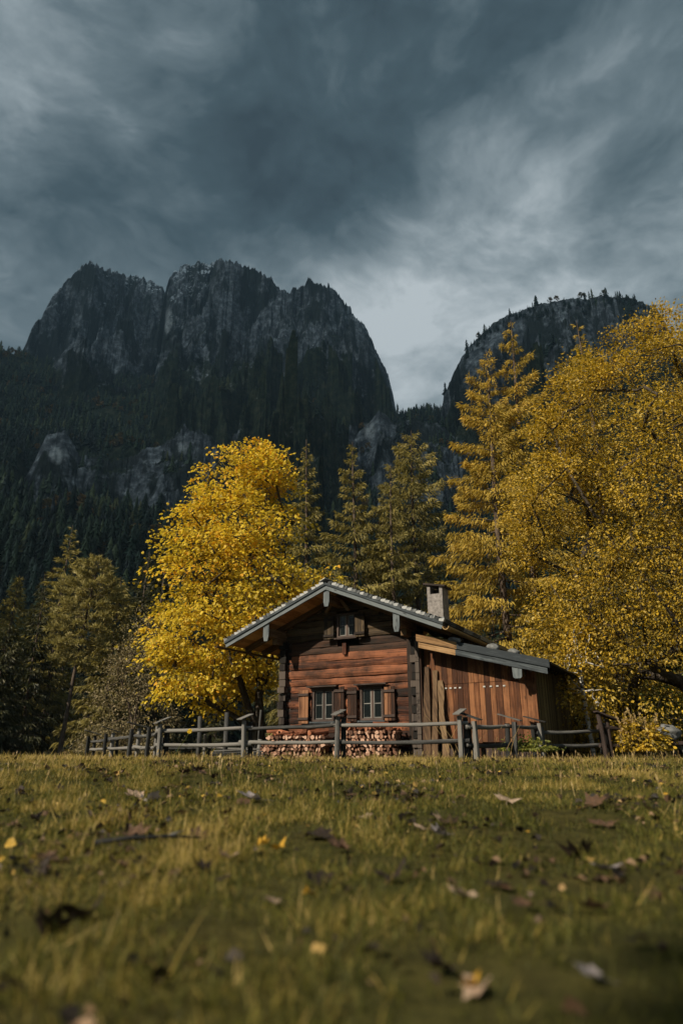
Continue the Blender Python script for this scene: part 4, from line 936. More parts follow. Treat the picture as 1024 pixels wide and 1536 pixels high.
conifer('spruce_tree', 'slim olive spruce directly behind the top of the yellow maple', -2.3, 42, 20.3, 3.5, 54, 'olive', nb=125, cpm=62, card=(.32, .08), gap=.14, hang=1.0)
conifer('spruce_tree', 'olive spruce rising straight above the cabin ridge', .75, 38, 18.2, 4.3, 55, 'olive', nb=115, cpm=70, card=(.32, .08), gap=.12, hang=1.0, droop=.3)
conifer('spruce_tree', 'broad topped olive spruce, tallest of the ones above the cabin roof', 4.5, 40, 19.9, 4.8, 56, 'olive', nb=125, cpm=72, card=(.32, .08), gap=.08, hang=1.1, prof=.55)
conifer('spruce_tree', 'lower olive spruce squeezed against the tallest one above the cabin roof', 2.9, 37, 16.2, 3.4, 57, 'olive', nb=115, cpm=66, card=(.32, .08), gap=.12, hang=1.0)
conifer('spruce_tree', 'spire shaped spruce rising behind the pale pine', -20.8, 50, 16.8, 3.1, 58, 'olive', nb=120, cpm=34, card=(.46, .12), gap=.12, hang=.4, droop=.42, up=.3)
conifer('pine_tree', 'pale feathery pine with a bare slanting reddish trunk', -15.6, 40, 11.2, 2.1, 59, 'pine', nb=120, cpm=52, card=(.34, .07), z0=.45, clump=True, gap=.05, lean=.9, trunk_r=.13)
conifer('spruce_tree', 'dim olive spruce at the edge of the picture beside the spire shaped one', -22.3, 46, 11.8, 2.8, 60, 'olive', nb=120, cpm=36, card=(.44, .12), hang=.7)
conifer('spruce_tree', 'rounded olive spruce between the pale pine and the yellow maple', -14.6, 44, 11.2, 2.6, 61, 'olive', nb=120, cpm=38, card=(.42, .11), hang=.9, prof=.6)
conifer('spruce_tree', 'low dark spruce with branches down to the meadow in front of the pale pine', -18.6, 38, 7.0, 2.2, 62, 'dark', nb=110, cpm=38, card=(.4, .11), hang=.9, prof=.6, tintz=.4)
# background spruces: three kinds, copied through the dark belt at the meadow's far edge
protos = []
for i, (h, rr_, sd) in enumerate(((15, 3.0, 71), (12, 2.6, 72), (18, 3.3, 73))):
    protos.append(conifer('spruce_tree', 'dark spruce in the belt of trees along the far edge of the meadow', -26 + 4 * i, 62, h, rr_, sd, 'dark', 'dark spruces along the far edge of the meadow', nb=100, cpm=22, card=(.55, .15), hang=.7))
r5 = random.Random(9)
SP = [(-33, 60), (-28, 70), (-17, 58), (-13, 66), (-9.5, 54), (-7, 62), (-4.5, 50), (-1, 58), (2.5, 52), (6, 60), (9, 46), (12, 54), (15, 44), (17, 36), (20, 50), (23, 40), (13.5, 38), (26, 52), (-24, 54), (-19.5, 44), (-12.2, 46), (-25, 44), (10.5, 36), (-36, 66), (-5.5, 70), (5, 75), (-20, 76), (16, 70)]
for i, (x, y) in enumerate(SP):
    c = copy_tree(protos[i % 3]); k = r5.uniform(.72, 1.05) * (.62 if x > -11 and x < 2 else 1); c.location = (x, y, gz1(x, y)); c.scale = (k, k, k * r5.uniform(.92, 1.06)); c.rotation_euler = (0, 0, r5.uniform(0, 6.28))
# the same wood goes on beyond the left edge of the picture; its trees shade the left belt; the last two, unseen, are added to darken the near meadow
for i, (x, y, k) in enumerate(((-32, 33, .82), (-28.5, 29, .72), (-35, 37, 1.1), (-38, 31, 1.15), (-13.4, -10.6, .9), (-8.6, -10.4, .8))):
    c = copy_tree(protos[2]); c.location = (x, y, gz1(x, y)); c.scale = (k, k, k); c.rotation_euler = (0, 0, i * 1.3); c['label'] = 'tall dark spruce of the wood beyond the meadow\'s shady side'; c['group'] = 'spruces of the wood beside the meadow'

# ------------------------------------------------------------------ broadleaf trees: clusters of leaves joined back to the trunk by real branches
LOBED = (np.array([(0, 0, 0), (-.30, .10, .03), (-.52, .40, -.06), (-.24, .48, .04), (-.30, .80, -.05), (0, 1, -.12), (.30, .80, -.05), (.24, .48, .04), (.52, .40, -.06), (.30, .10, .03)]), np.array([(0, 1, 2, 3, 4, 5, 6, 7, 8, 9)]))
OVAL = (np.array([(0, 0, 0), (-.30, .35, .08), (-.22, .75, .03), (0, 1, -.1), (.22, .75, .03), (.30, .35, .08)]), np.array([(0, 1, 2, 3), (0, 3, 4, 5)]))
def broadleaf(name, label, base, stems, env, ncl, per, leaf, tmpl, mt, bk, seed, cr=(.5, .22), trunk_r=.16, yr=3, shell=.5, bias=None, group=None, cat='tree', tints=(.62, .16), tw=.010, out_d=.35, thr=-.3):
    """env(z) -> (x left, x right); base (x, y); stems: list of world polylines the clusters grow from"""
    r = np.random.default_rng(seed); bx, by = base; bz = gz1(bx, by); root = empty(name, (bx, by, bz)); tag(root, label, cat, group)
    zs = np.array([e[0] for e in env]); xl = np.array([e[1] for e in env]); xr = np.array([e[2] for e in env])
    C = []
    while len(C) < ncl:
        z = r.uniform(zs.min(), zs.max()); a, b_ = np.interp(z, zs, xl), np.interp(z, zs, xr)
        if r.uniform() > (b_ - a) / (xr - xl).max(): continue
        th = r.uniform(0, 6.283); q = r.uniform(0, 1) ** (.5 * (1 - shell)) 
        x = (a + b_) / 2 + (b_ - a) / 2 * q * math.cos(th); y = by + yr * (b_ - a) / (xr - xl).max() * q * math.sin(th)
        if fbm(np.array([x * .33 + seed]), np.array([y * .2 + z * .42]), 3)[0] < thr: continue
        C.append((x, y, z, q))
    C = np.array(C); C = C[np.argsort(np.linalg.norm(C[:, :3] - np.array([bx, by, bz + 2]), axis=1))]
    nodes = []; par = []
    for st in stems:
        prev = -1
        for k, p in enumerate(st):
            if k == 0 and nodes: prev = int(np.argmin([np.linalg.norm(np.array(p) - n_) for n_ in nodes])); continue
            nodes.append(np.array(p, float)); par.append(prev); prev = len(nodes) - 1
    tips = []
    for c in C:
        A = np.array(nodes); d = c[:3] - A; dist = np.linalg.norm(d, axis=1); cost = dist + np.maximum(0, (A[:, 2] - c[2]) * .9 + .25 * dist) * .6
        j = int(np.argmin(cost)); p0 = A[j]; m_ = max(1, int(dist[j] / .6)); prev = j
        for k in range(1, m_ + 1):
            t = k / m_; q = p0 + (c[:3] - p0) * t; q = q + np.array([0, 0, .10 * dist[j] * math.sin(math.pi * t) * .6]) + r.normal(0, .04, 3) * (k < m_)
            nodes.append(q); par.append(prev); prev = len(nodes) - 1
        tips.append(prev)
    cnt = np.zeros(len(nodes))
    for t in tips: cnt[t] += 1
    for i in range(len(nodes) - 1, -1, -1):
        if par[i] >= 0: cnt[par[i]] += cnt[i]
    rad = np.maximum(tw, trunk_r * np.sqrt(cnt / max(cnt.max(), 1)))
    tk = MB(seed); org = np.array([bx, by, bz]); kids = {}
    for i, p in enumerate(par):
        if p >= 0: kids.setdefault(p, []).append(i)
    done = set()
    for i in range(len(nodes)):          # chains from every fork
        if par[i] < 0: starts = [(i, [])]
        else: continue
        stack = [[i]]
        while stack:
            ch = stack.pop(); cur = ch[-1]
            while True:
                ks = kids.get(cur, [])
                if not ks: break
                ks = sorted(ks, key=lambda q: -cnt[q]); 
                for q in ks[1:]: stack.append([cur, q])
                ch.append(ks[0]); cur = ks[0]
            if len(ch) > 1:
                rr = [rad[q] for q in ch]
                if len(ch) > 1: rr[0] = min(rr[0], rr[1] * 1.25)
                tk.tube([tuple(nodes[q] - org) for q in ch], rr, 6 if max(rr) > .03 else 4, .5, jit=.06, cap=False)
    tk.build('trunk', M[bk], root, smooth=True)
    n = len(C) * per; ci = np.repeat(np.arange(len(C)), per); cx_ = C[ci]
    ctr = np.array([np.mean(C[:, 0]), by, np.mean(C[:, 2])]); o = nrm((cx_[:, :3] - ctr) * np.array([1, 1, .5]))
    rr2 = (r.uniform(.6, 1.25, len(C)))[ci]
    g3 = r.normal(0, 1, (n, 3)) * np.array([cr[0], cr[0], cr[1]]) * rr2[:, None]
    P = cx_[:, :3] + g3 + o * .12; P[:, 2] -= .35 * (g3[:, 0] ** 2 + g3[:, 1] ** 2)
    P[:, 2] = np.maximum(P[:, 2], bz + .25)
    Y = nrm(o * .6 + nrm(g3) * .7 + np.array([0, 0, -.35]) + r.normal(0, .5, (n, 3))); Zr = nrm(np.array([0, 0, .75]) + o * out_d + r.normal(0, .55, (n, 3)))
    X, Yn, Zn = frames(Y, Zr); sz = leaf * r.uniform(.6, 1.25, n)
    T = r.normal(tints[0], tints[1], n) + (r.normal(0, .13, len(C)))[ci]
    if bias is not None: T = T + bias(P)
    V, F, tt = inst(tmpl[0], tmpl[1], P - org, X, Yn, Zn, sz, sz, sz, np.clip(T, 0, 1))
    link('crown', mesh_np('crown', V, F, tt), M[mt], root); return root
g0 = gz1(-2.8, 24)
broadleaf('maple_tree', 'big bright yellow maple standing behind the cabin\'s long eave', (-2.75, 24),
    [[(-2.75, 24, g0 - .1), (-2.75, 24, 1.2), (-2.8, 24, 2.4), (-3.0, 24, 4), (-3.3, 24, 6), (-3.5, 24, 8)], [(-2.75, 24, 1.2), (-3.1, 23.9, 1.9), (-3.5, 23.7, 3.0), (-4.3, 23.5, 4.6), (-4.9, 23.4, 6.2)], [(-2.8, 24, 2.4), (-2.3, 24.2, 4.2), (-1.9, 24.3, 6.2), (-2.2, 24.3, 8)], [(-2.75, 24, 1.2), (-3.6, 23.6, 1.7), (-5, 23.2, 2.4)]],
    [(1.9, -6.0, -3.4), (2.5, -6.35, -3.0), (3.4, -6.5, -2.2), (4.3, -6.5, -1.0), (5.7, -6.5, -.4), (7.4, -6.35, -.8), (8.2, -6.1, -1.3), (9.2, -5.6, -1.9), (10.4, -5.2, -2.3), (11.2, -4.8, -2.6), (11.6, -4.4, -2.7)],
    390, 78, .12, LOBED, 'maple', 'bark2', 181, cr=(.38, .10), trunk_r=.20, yr=3.0, shell=.2, thr=-.02, tw=.015, bias=lambda P: .08 * (P[:, 2] - 6) / 5 - .02, tints=(.55, .24))
g1 = gz1(9.5, 19.5)
broadleaf('alder_tree', 'huge golden leafed tree filling the side of the picture over the lean-to', (10.2, 19.5),
    [[(10.2, 19.5, g1 - .1), (10.2, 19.5, 1.5), (10.1, 19.4, 3), (10.2, 19.4, 5.5), (10.4, 19.5, 8.5), (10.6, 19.5, 11)], [(10.2, 19.5, 1.5), (9.0, 18.6, 2.3), (7.9, 18.0, 2.7)], [(10.1, 19.4, 3), (8.8, 19, 5), (7.4, 18.8, 7), (6.7, 18.8, 8.6)], [(10.2, 19.4, 5.5), (9.2, 18.8, 8), (8.5, 18.8, 10.5)], [(10.1, 19.4, 3), (12, 19, 6), (13, 19, 9)]],
    [(1.0, 7.4, 12), (1.8, 6.6, 12.4), (2.7, 6.2, 12.8), (4, 5.7, 13), (5.4, 5.7, 13.2), (6.8, 5.5, 13.2), (8.3, 5.15, 13.2), (10.2, 6.1, 13.2), (11.6, 6.9, 13), (12.6, 7.7, 12.6), (13.4, 8.6, 12), (14.0, 9.2, 11.4)],
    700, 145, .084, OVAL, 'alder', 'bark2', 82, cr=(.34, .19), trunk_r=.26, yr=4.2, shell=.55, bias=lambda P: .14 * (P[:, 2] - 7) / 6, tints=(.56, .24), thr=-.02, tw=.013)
broadleaf('alder_tree', 'second golden tree standing in the shade at the picture\'s edge behind the huge golden one', (13.6, 23.5),
    [[(13.6, 23.5, .2), (13.6, 23.5, 1.5), (13.7, 23.4, 4), (13.6, 23.4, 7), (13.6, 23.5, 11)], [(13.6, 23.5, 1.5), (12.2, 23, 3), (11, 22.6, 4.6)], [(13.7, 23.4, 4), (15, 23, 7)]],
    [(1.0, 10, 17), (3, 9.4, 17.5), (6, 9.0, 18), (9, 9.4, 18), (12, 10.4, 17), (14, 11.6, 16), (15.4, 12.6, 15)], 420, 100, .105, OVAL, 'alder', 'bark2', 87, cr=(.42, .26), trunk_r=.24, yr=3, shell=.5, tints=(.5, .2), thr=-.15)
g2 = gz1(6.2, 18)
broadleaf('birch_tree', 'slender white barked birch in front of the slatted wall', (6.25, 18),
    [[(6.25, 18, g2 - .1), (6.24, 18, .8), (6.2, 18, 1.4), (6.17, 18, 2.0), (6.15, 18, 2.7), (6.16, 18, 3.3)]],
    [(1.2, 5.95, 6.6), (2, 5.7, 6.8), (3, 5.75, 6.7), (3.6, 5.95, 6.4)], 60, 40, .085, OVAL, 'alder', 'birch', 83, cr=(.22, .18), trunk_r=.062, yr=.7, shell=.3, tints=(.62, .2))
# shrubs
broadleaf('dry_bush', 'yellow leafed bush with tall dry seed stalks beside the slab table', (6.75, 16.3), [[(6.75, 16.3, .3), (6.75, 16.3, .5)]], [(.5, 6.35, 7.15), (.7, 6.35, 7.15), (.95, 6.5, 7.05), (1.1, 6.6, 6.9)], 46, 34, .085, OVAL, 'alder', 'bark2', 84, cr=(.09, .07), trunk_r=.02, yr=.35, shell=.2, cat='bush', tints=(.52, .2), tw=.005)
broadleaf('green_shrub', 'low green leafy shrub growing against the foot of the lean-to', (3.95, 15.1), [[(3.95, 15.1, .3), (3.95, 15.1, .42)]], [(.42, 3.55, 4.4), (.55, 3.55, 4.4), (.7, 3.75, 4.2)], 40, 34, .075, OVAL, 'shrub', 'bark2', 85, cr=(.09, .05), trunk_r=.015, yr=.3, shell=.2, cat='shrub', tints=(.55, .2), tw=.004)
broadleaf('bare_willow', 'pale brown thinly leaved willow between the spruces and the yellow maple', (-9.0, 31), [[(-9, 31, .3), (-9, 31, 1.5), (-8.9, 31, 3)], [(-9, 31, 1.5), (-9.5, 31, 3.2)]], [(.8, -10.6, -7.2), (2, -10.8, -7.4), (4, -10.4, -7.6), (5.6, -9.8, -8.2), (6.4, -9.3, -8.6)], 130, 60, .10, OVAL, 'brush', 'bark', 86, cr=(.30, .26), trunk_r=.08, yr=1.3, shell=.3, tints=(.55, .2))
for i, (x, y, w_, h_, mt, lab) in enumerate(((8.6, 22.5, 1.6, 2.6, 'shrub', 'dark leafy undergrowth bush in the shade behind the birch'), (11.5, 22, 2.0, 3.0, 'shrub', 'shaded undergrowth bush below the golden tree beyond the boulder'), (6.9, 21.5, 1.0, 1.6, 'alder', 'small golden undergrowth bush just behind the slatted wall'), (-10.5, 33, 1.4, 1.6, 'brush', 'low brown brush at the foot of the pine beside the fence'))):
    broadleaf('undergrowth_bush', lab, (x, y), [[(x, y, .3), (x, y, .6)]], [(.5, x - w_, x + w_), (h_ * .5, x - w_, x + w_), (h_, x - w_ * .5, x + w_ * .5)], 70, 70, .10, OVAL, mt, 'bark2', 90 + i, cr=(.26, .2), trunk_r=.04, yr=w_ * .8, shell=.3, cat='bush', tints=(.4, .2))
# tall dry seed stalks of the bush and the weeds along the fence
def stalks(name, lab, cat, spots, seed, mt='straw', plume=True, group=None):
    r = np.random.default_rng(seed); x0, y0 = spots[0][0], spots[0][1]; zb = gz1(x0, y0); mb = MB(seed); P, Y, Z_, S_ = [], [], [], []
    root = empty(name, (x0, y0, zb)); tag(root, lab, cat, group)
    for x, y, h, lx, ly in spots:
        pts = [np.array([x - x0 + lx * h * t ** 1.6, y - y0 + ly * h * t ** 1.6, gz1(x, y) - zb + h * t * (1 - .15 * abs(lx) * t)]) for t in np.linspace(0, 1, 6)]
        mb.tube([tuple(p) for p in pts], [.007, .006, .006, .005, .004, .003], 4, .6, cap=False)
        if plume:
            n = 46; t = r.uniform(.42, 1, n); q = np.array([np.interp(t, np.linspace(0, 1, 6), np.array(pts)[:, k]) for k in range(3)]).T
            P.append(q); Y.append(nrm(np.array([0, 0, .7]) + r.normal(0, .6, (n, 3)))); Z_.append(r.normal(0, 1, (n, 3))); S_.append(r.uniform(.03, .075, n))
    mb.build('stem', M[mt], root)
    if plume:
        P, Y, Z_, S_ = map(np.concatenate, (P, Y, Z_, S_)); X, Yn, Zn = frames(Y, Z_); V, F, t = inst(OVAL[0], OVAL[1], P, X, Yn, Zn, S_, S_, S_, r.uniform(.2, 1, len(P))); link('seed_head', mesh_np('seed_head', V, F, t), M[mt], root)
r6 = random.Random(4)
stalks('seed_stalks', 'clump of tall brown plumed stalks rising out of the yellow bush', 'stalks', [(6.72 + r6.uniform(-.42, .42), 16.3 + r6.uniform(-.2, .2), r6.uniform(.75, 1.12), r6.uniform(-.22, .22), 0) for _ in range(17)], 5)
stalks('dry_weeds', 'long pale bent grass stems leaning against the fence in front of the slabs', 'weeds', [(2.05 + .1 * i, 14.3, r6.uniform(.7, 1.0), r6.choice((-.5, .6, .45)), 0) for i in range(6)], 6, plume=False)
stalks('dry_weeds', 'pale bent grass stems leaning on the rail of the lean-to fence', 'weeds', [(3.0 + .12 * i, 14.5, r6.uniform(.5, .8), r6.choice((.5, .35, .6)), 0) for i in range(4)], 7, plume=False)

# ------------------------------------------------------------------ meadow grass (nobody could count it)
M['grass'] = leafmat('meadow grass', [(0, (.018, .021, .007)), (.3, (.056, .062, .013)), (.6, (.128, .125, .024)), (.85, (.34, .25, .065)), (1, (.48, .36, .14))], .35, rough=.6, spec=.2)
BLADE = (np.array([(-.5, 0, 0), (.5, 0, 0), (-.42, .38, .05), (.42, .38, .05), (-.26, .74, .2), (.26, .74, .2), (-.03, 1, .42), (.03, 1, .42)]), np.array([(0, 1, 3, 2), (2, 3, 5, 4), (4, 5, 7, 6)]))
r7 = np.random.default_rng(21)
def blades(n, ya, yb, h, wd, dry, hvar=.35, spread=.70, xpad=.6):
    y = np.sqrt(r7.uniform(ya ** 2, yb ** 2, n)); x = r7.uniform(-1, 1, n) * (spread * y + xpad)
    cl = 1.3 * fbm(x * 2.2, y * 1.5 + 7, 4); cl2 = fbm(x * .45 + 3, y * .45, 3)
    kp = r7.uniform(0, 1, n) < np.clip(.66 + 1.2 * cl + .3 * cl2, .16, 1); x, y, cl, cl2 = x[kp], y[kp], cl[kp], cl2[kp]; n = len(x)
    a = r7.uniform(0, 6.283, n); lean = r7.normal(0, .75, n); up = nrm(np.stack([np.cos(a) * lean, np.sin(a) * lean, np.ones(n)], 1))
    az = r7.uniform(0, 6.283, n); X, Y, Z = frames(up, np.stack([np.cos(az), np.sin(az), 0 * az], 1))
    hh = h * np.exp(r7.normal(0, hvar, n)) * np.clip(1 + 1.1 * cl + .5 * cl2, .35, 2); T = np.clip(.42 + dry + .55 * cl2 + .34 * cl + r7.normal(0, .15, n) + (r7.uniform(0, 1, n) < .07) * .35, 0, 1)
    P = np.stack([x, y, gz(x, y) - .006], 1)
    return inst(BLADE[0], BLADE[1], P, X, Y, Z, wd * r7.uniform(.7, 1.3, n), hh, hh * .8, T)
parts_ = [blades(60000, 1.15, 4.0, .036, .0040, .0), blades(110000, 4.0, 8.5, .042, .006, .04), blades(115000, 8.5, 13.0, .046, .009, .10), blades(95000, 12.5, 19.5, .055, .012, .34, spread=.62), blades(26000, 19, 34, .09, .022, .26, spread=.60), blades(7000, 1.15, 11, .075, .004, .30)]
off = 0; Vs, Fs, Ts = [], [], []
for V_, F_, t_ in parts_: Vs.append(V_); Fs.append(F_ + off); Ts.append(t_); off += len(V_)
tag(link('meadow_grass', mesh_np('meadow_grass', np.concatenate(Vs), np.concatenate(Fs), np.concatenate(Ts)), M['grass']), 'short olive and straw coloured meadow grass in front of the cabin', 'grass', kind='stuff')
# crumbs of dead leaves, moss and soil between the blades
n = 30000; y = np.sqrt(r7.uniform(1.2 ** 2, 15 ** 2, n)); x = r7.uniform(-1, 1, n) * (.66 * y + .5); kp = r7.uniform(0, 1, n) < np.clip(-.05 + 2.6 * fbm(x * 1.1 + 40, y * .8, 4), .02, 1)
x, y = x[kp], y[kp]; n = len(x); X, Y, Z = frames(r7.normal(0, 1, (n, 3)) * np.array([1, 1, .5]), np.array([0, 0, 1.]) + r7.normal(0, .5, (n, 3))); sz = r7.uniform(.015, .055, n) * (1 + .05 * y)
V_, F_, t_ = inst(OVAL[0] * np.array([1.5, 1, 2.5]), OVAL[1], np.stack([x, y, gz(x, y) + r7.uniform(.0, .035, n)], 1), X, Y, Z, sz, sz, sz, r7.uniform(0, 1, n) ** 2.2)
M['litter'] = leafmat('dead leaf litter', [(0, (.010, .008, .006)), (.4, (.04, .026, .016)), (.7, (.12, .07, .04)), (.85, (.30, .20, .12)), (1, (.55, .36, .05))], .15)
tag(link('leaf_litter', mesh_np('leaf_litter', V_, F_, t_), M['litter']), 'dark crumbled leaf litter lying in patches between the grass blades', 'leaf litter', kind='stuff')
# thin seed bents standing over the grass
n = 900; y = np.sqrt(r7.uniform(6 ** 2, 16.5 ** 2, n)); x = r7.uniform(-1, 1, n) * .6 * y; P = np.stack([x, y, gz(x, y)], 1); a = r7.uniform(0, 6.28, n)
X, Y, Z = frames(nrm(np.stack([.22 * np.cos(a), .22 * np.sin(a), np.ones(n)], 1)), r7.normal(0, 1, (n, 3)))
BENT = (np.array([(-.5, 0, 0), (.5, 0, 0), (-.4, .7, .02), (.4, .7, .02), (-1.5, .78, .03), (1.5, .78, .03), (-.2, 1, .05), (.2, 1, .05)]), np.array([(0, 1, 3, 2), (2, 3, 5, 4), (4, 5, 7, 6)]))
hh = r7.uniform(.06, .24, n); V_, F_, t_ = inst(BENT[0], BENT[1], P, X, Y, Z, .0022 + .00038 * y, hh, hh, r7.uniform(.0, 1, n) ** 1.5)
tag(link('seed_bents', mesh_np('seed_bents', V_, F_, t_), M['straw']), 'thin dry seed bents standing above the meadow grass', 'grass', kind='stuff')

# ------------------------------------------------------------------ fallen leaves: each lies in the grass as its own thing
def leaf_mesh(seed, cur):
    r = random.Random(seed); v = [(0, 0, 0)]; f = []
    lobes = [(-2.45, .55), (-2.0, .5), (-1.4, .9), (-1.05, .62), (-.66, .95), (-.34, .68), (0, 1.05), (.34, .68), (.66, .95), (1.05, .62), (1.4, .9), (2.0, .5), (2.45, .55), (3.14, .15)]
    rings = (.5, 1.0); n = len(lobes)
    fx, fy = r.uniform(-1, 1), r.uniform(-1, 1)
    for q in rings:
        for a, l in lobes:
            l *= r.uniform(.88, 1.1); x, y = math.sin(a) * l * q * .62, math.cos(a) * l * q * .62 + .0
            z = cur * (1.3 * x * x * (1 if fx > -.3 else -.7) + .9 * y * y * fy) + .10 * cur * math.sin(a * 3 + seed) * q
            v.append((x, y, z))
    v.append((.03, -.72, .10 * cur)); v.append((-.02, -.72, .10 * cur)); v.append((.012, 0, .002)); v.append((-.012, 0, .002))
    for k in range(n): f.append((0, 1 + k, 1 + (k + 1) % n)); f.append((1 + k, 1 + n + k, 1 + n + (k + 1) % n, 1 + (k + 1) % n))
    b_ = 1 + 2 * n; f.append((b_, b_ + 1, b_ + 3, b_ + 2))
    me = bpy.data.meshes.new('dead_leaf'); me.from_pydata(v, [], f); me.polygons.foreach_set('use_smooth', np.ones(len(f), bool)); me.update(); return me
def deadmat(name, a, b_):
    m, nt, out = mat(name); tc = N(nt, 'TexCoord'); n = noise(nt, tc.outputs['Object'], 5, 6, .65); c = ramp(nt, n, [(.3, a), (.7, b_)])
    vo = N(nt, 'TexVoronoi'); vo.feature = 'DISTANCE_TO_EDGE'; vo.inputs['Scale'].default_value = 5; L(nt, tc.outputs['Object'], vo.inputs['Vector'])
    b = N(nt, 'BsdfPrincipled'); b.inputs['Roughness'].default_value = .65; b.inputs['Specular IOR Level'].default_value = .3; L(nt, c, b.inputs['Base Color'])
    t = N(nt, 'BsdfTranslucent'); L(nt, c, t.inputs[0]); mx = N(nt, 'MixShader'); mx.inputs[0].default_value = .2; L(nt, b.outputs[0], mx.inputs[1]); L(nt, t.outputs[0], mx.inputs[2]); L(nt, mx.outputs[0], out.inputs[0])
    bp = N(nt, 'Bump'); bp.inputs['Strength'].default_value = .5; bp.inputs['Distance'].default_value = .02; L(nt, vo.outputs[0], bp.inputs['Height']); L(nt, bp.outputs[0], b.inputs['Normal']); return m
LM = {'pale': deadmat('pale dead leaf', (.26, .17, .11), (.50, .38, .28)), 'brown': deadmat('brown dead leaf', (.05, .030, .018), (.15, .085, .05)), 'dark': deadmat('dark rotten leaf', (.012, .009, .007), (.04, .026, .018)), 'gold': deadmat('golden dead leaf', (.42, .22, .02), (.60, .36, .04)), 'grey': deadmat('grey dead leaf', (.16, .14, .14), (.34, .30, .30))}
LV = {}
for k, m_ in LM.items():
    LV[k] = []
    for i in range(4):
        me = leaf_mesh(hash(k) % 7 + i * 3 if False else len(k) * 5 + i * 3, (.5, .8, 1.1, .35)[i]); me.materials.append(m_); LV[k].append(me)
def ground_at(px, py):
    """where the sight line of a spot in the photograph meets the meadow"""
    p = R_(PITCH); xx = (px - 512) / 1024; vv = (768 - py) / 1024; d = np.array([xx, math.cos(p) - vv * math.sin(p), math.sin(p) + vv * math.cos(p)]); t = 1.5
    for _ in range(600):
        q = d * t + np.array([0, 0, EYE])
        if q[2] < gz1(q[0], q[1]) + .03: break
        t += .02 + .004 * t
    return q[0], q[1]
r8 = random.Random(31)
def put_leaf(x, y, kind_, size, lab, grp, flat=None, v=None, up=.03):
    o = bpy.data.objects.new('fallen_leaf', r8.choice(LV[kind_]) if v is None else LV[kind_][v]); col.objects.link(o)
    o.location = (x, y, gz1(x, y) + up); t = .35 if flat is None else flat
    o.rotation_euler = (r8.uniform(-t, t) * .7 + .12, r8.uniform(-t, t) * .7, r8.uniform(0, 6.28)); o.scale = (size, size * r8.uniform(.6, 1), size); tag(o, lab, 'leaf', grp)
    return o
LEAVES = [  # photo spot, colour, size, label
 (410, 1350, 'pale', .085, 'round pale beige leaf lying alone in the near grass'), (700, 1342, 'pale', .12, 'long pale tan leaf beside a dark clump in the near grass'), (888, 1362, 'brown', .11, 'dull reddish brown leaf lying flat at the shady side of the meadow'),
 (480, 1318, 'dark', .14, 'dark leaf standing on edge behind the round pale leaf'), (715, 1475, 'pale', .07, 'blurred pale leaf on a golden one, closest to the viewer'), (705, 1490, 'gold', .07, 'blurred golden leaf under a pale one, closest to the viewer'), (895, 1505, 'grey', .075, 'blurred pinkish grey leaf low in the corner of the meadow'),
 (632, 1240, 'pale', .14, 'pale leaf lying side by side with a curled tan leaf in the middle meadow'), (672, 1232, 'pale', .17, 'large curled tan leaf with raised edge in the middle meadow'), (662, 1250, 'grey', .12, 'small light leaf just below the large curled tan leaf'), (760, 1202, 'pale', .20, 'bright cream leaf with spread lobes on the far meadow'),
 (205, 1196, 'pale', .19, 'tilted beige leaf at the rim of the dark far mound'), (222, 1200, 'grey', .20, 'upright grey leaf next to the tilted beige leaf on the dark mound'), (380, 1198, 'grey', .24, 'big purplish grey leaf among dark ones on the second mound'), (365, 1200, 'brown', .2, 'brown leaf leaning against the big purplish grey leaf'),
 (205, 1252, 'brown', .16, 'curled brown leaf near the end of the grey twig'), (300, 1255, 'brown', .13, 'rusty brown leaf above the grey twig'), (390, 1265, 'gold', .10, 'golden leaf lying in mid meadow near a second orange one'), (415, 1270, 'gold', .09, 'orange leaf lying beside the golden one in mid meadow'), (468, 1250, 'dark', .20, 'wide dark leaf lying flat in mid meadow'),
 (585, 1312, 'dark', .13, 'blackish leaf in the grass below the pair of pale leaves'), (905, 1236, 'brown', .19, 'long flat brown leaf on the shady side of mid meadow'), (890, 1207, 'brown', .18, 'brown leaf lying by a straw stem on the far meadow'), (120, 1370, 'dark', .14, 'large crumpled black leaf in the near grass beside the shady belt'), (75, 1395, 'dark', .14, 'broad blackish leaf low in the near grass'), (460, 1335, 'gold', .05, 'small orange leaf tucked under the dark standing leaf'), (985, 1335, 'brown', .11, 'purplish leaf at the edge of the near meadow'), (515, 1270, 'brown', .15, 'brownish pink leaf beside tall grass in mid meadow'),
 (870, 1280, 'dark', .17, 'dark bluish leaf on the shady side of the meadow'), (740, 1325, 'dark', .12, 'black leaf directly behind the long pale tan leaf'), (20, 1480, 'dark', .09, 'black leaf in the nearest corner of the grass'), (665, 1452, 'dark', .09, 'dark crumpled leaf near the blurred pale one'), (340, 1285, 'pale', .10, 'small beige leaf by a straw stem in mid meadow'), (540, 1225, 'pale', .17, 'straw coloured leaf with a long stalk on the far meadow'), (905, 1300, 'grey', .12, 'small grey leaf below the dark bluish one'), (790, 1355, 'brown', .09, 'rusty small leaf right of the long pale tan leaf')]
for px, py, k, s_, lab in LEAVES:
    if 'right of' in lab: lab = 'rusty small leaf a hand away from the long pale tan leaf'
    x, y = ground_at(px, py); o = put_leaf(x, y, k, s_ * (1.0 + .02 * y), lab, None, .4, up=.022 if y < 5 else .035)
    if k in ('dark',): o.rotation_euler[0] += r8.choice((.1, .5))
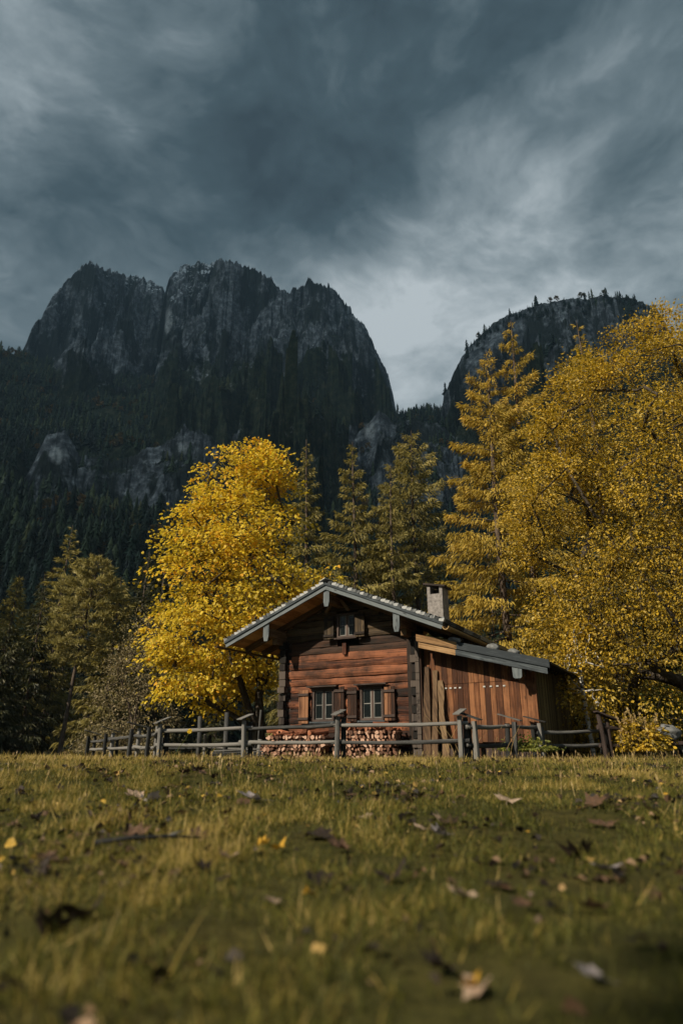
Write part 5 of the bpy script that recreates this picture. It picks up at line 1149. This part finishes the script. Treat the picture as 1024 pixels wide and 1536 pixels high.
# dark withered leaves drifted into the hollows and mounds, and a thin scatter of others
for i in range(210):
    if i < 130:
        mx_, my, r, h = MOUND[i % len(MOUND)]; x = mx_ + r8.gauss(0, r * 1.0); y = my + r8.gauss(0, r * .55)
    else: y = math.sqrt(r8.uniform(2.0 ** 2, 13 ** 2)); x = r8.uniform(-.62, .62) * y
    if y < 1.6: y = 1.9
    k = r8.choice(('dark', 'dark', 'dark', 'brown', 'brown')) if i < 185 else 'gold'
    if k == 'gold': put_leaf(x, y, k, r8.uniform(.03, .055), 'small yellow maple leaf fallen into the meadow grass', 'small yellow leaves in the grass', .5, up=.04)
    else: put_leaf(x, y, k, r8.uniform(.07, .125) * (1 + .025 * y), 'dark withered leaf lying in the meadow grass', 'dark withered leaves in the grass', .6, up=.02)
# grey twig in mid meadow
x, y = ground_at(225, 1268); tw = MB(400); tw.tube([(-.26, -.06, .02), (-.1, .0, .035), (.08, .02, .04), (.24, .06, .03)], [.011, .010, .008, .004], 7, .05, jit=.1); tw.tube([(.08, .02, .04), (.15, .08, .06)], [.008, .003], 5, .8)
o = tw.build('twig', M['fence'], None, smooth=True); o.location = (x, y, gz1(x, y) + .03); tag(o, 'pale grey twig lying in the grass of mid meadow', 'twig')
# the single yellow flower in front of the long fence
x, y = -3.35, 15.6; fl = empty('yellow_flower', (x, y, gz1(x, y))); tag(fl, 'lone yellow flower on a bending stem in front of the long fence', 'flower')
mb = MB(410); mb.tube([(-.25, 0, 0), (-.16, 0, .25), (-.02, 0, .45), (.05, 0, .60)], [.007, .006, .005, .004], 5, .4); mb.build('stem', M['shrub'], fl)
n = 26; a = np.linspace(0, 12.5, n); Y = np.stack([np.cos(a), .3 * np.sin(a), .35 + np.sin(a)], 1); X, Yn, Zn = frames(Y, r7.normal(0, 1, (n, 3))); V_, F_, t_ = inst(OVAL[0], OVAL[1], np.tile([.05, 0, .60], (n, 1)), X, Yn, Zn, .05, .06, .05, np.full(n, .7)); link('blossom', mesh_np('blossom', V_, F_, t_), M['maple'], fl)

# ------------------------------------------------------------------ thin blue air between the viewer and the mountains
hx = np.array([(x, y, z) for z in (-30, 1230) for y in (-620, 2360) for x in (-1900, 1900)], float)
me_h = link('haze', mesh_np('haze', hx, np.array([(0, 2, 3, 1), (4, 5, 7, 6), (0, 1, 5, 4), (2, 6, 7, 3), (0, 4, 6, 2), (1, 3, 7, 5)])), [])
m = bpy.data.materials.new('haze'); m.use_nodes = True; nt = m.node_tree; nt.nodes.clear(); out = N(nt, 'OutputMaterial')
pv = N(nt, 'VolumePrincipled'); pv.inputs['Color'].default_value = (.58, .82, 1, 1); pv.inputs['Density'].default_value = .00011; L(nt, pv.outputs[0], out.inputs['Volume'])
me_h.data.materials.append(m); tag(me_h, kind='stuff', label='thin bluish mountain air over the whole valley', cat='haze'); me_h.display_type = 'WIRE'
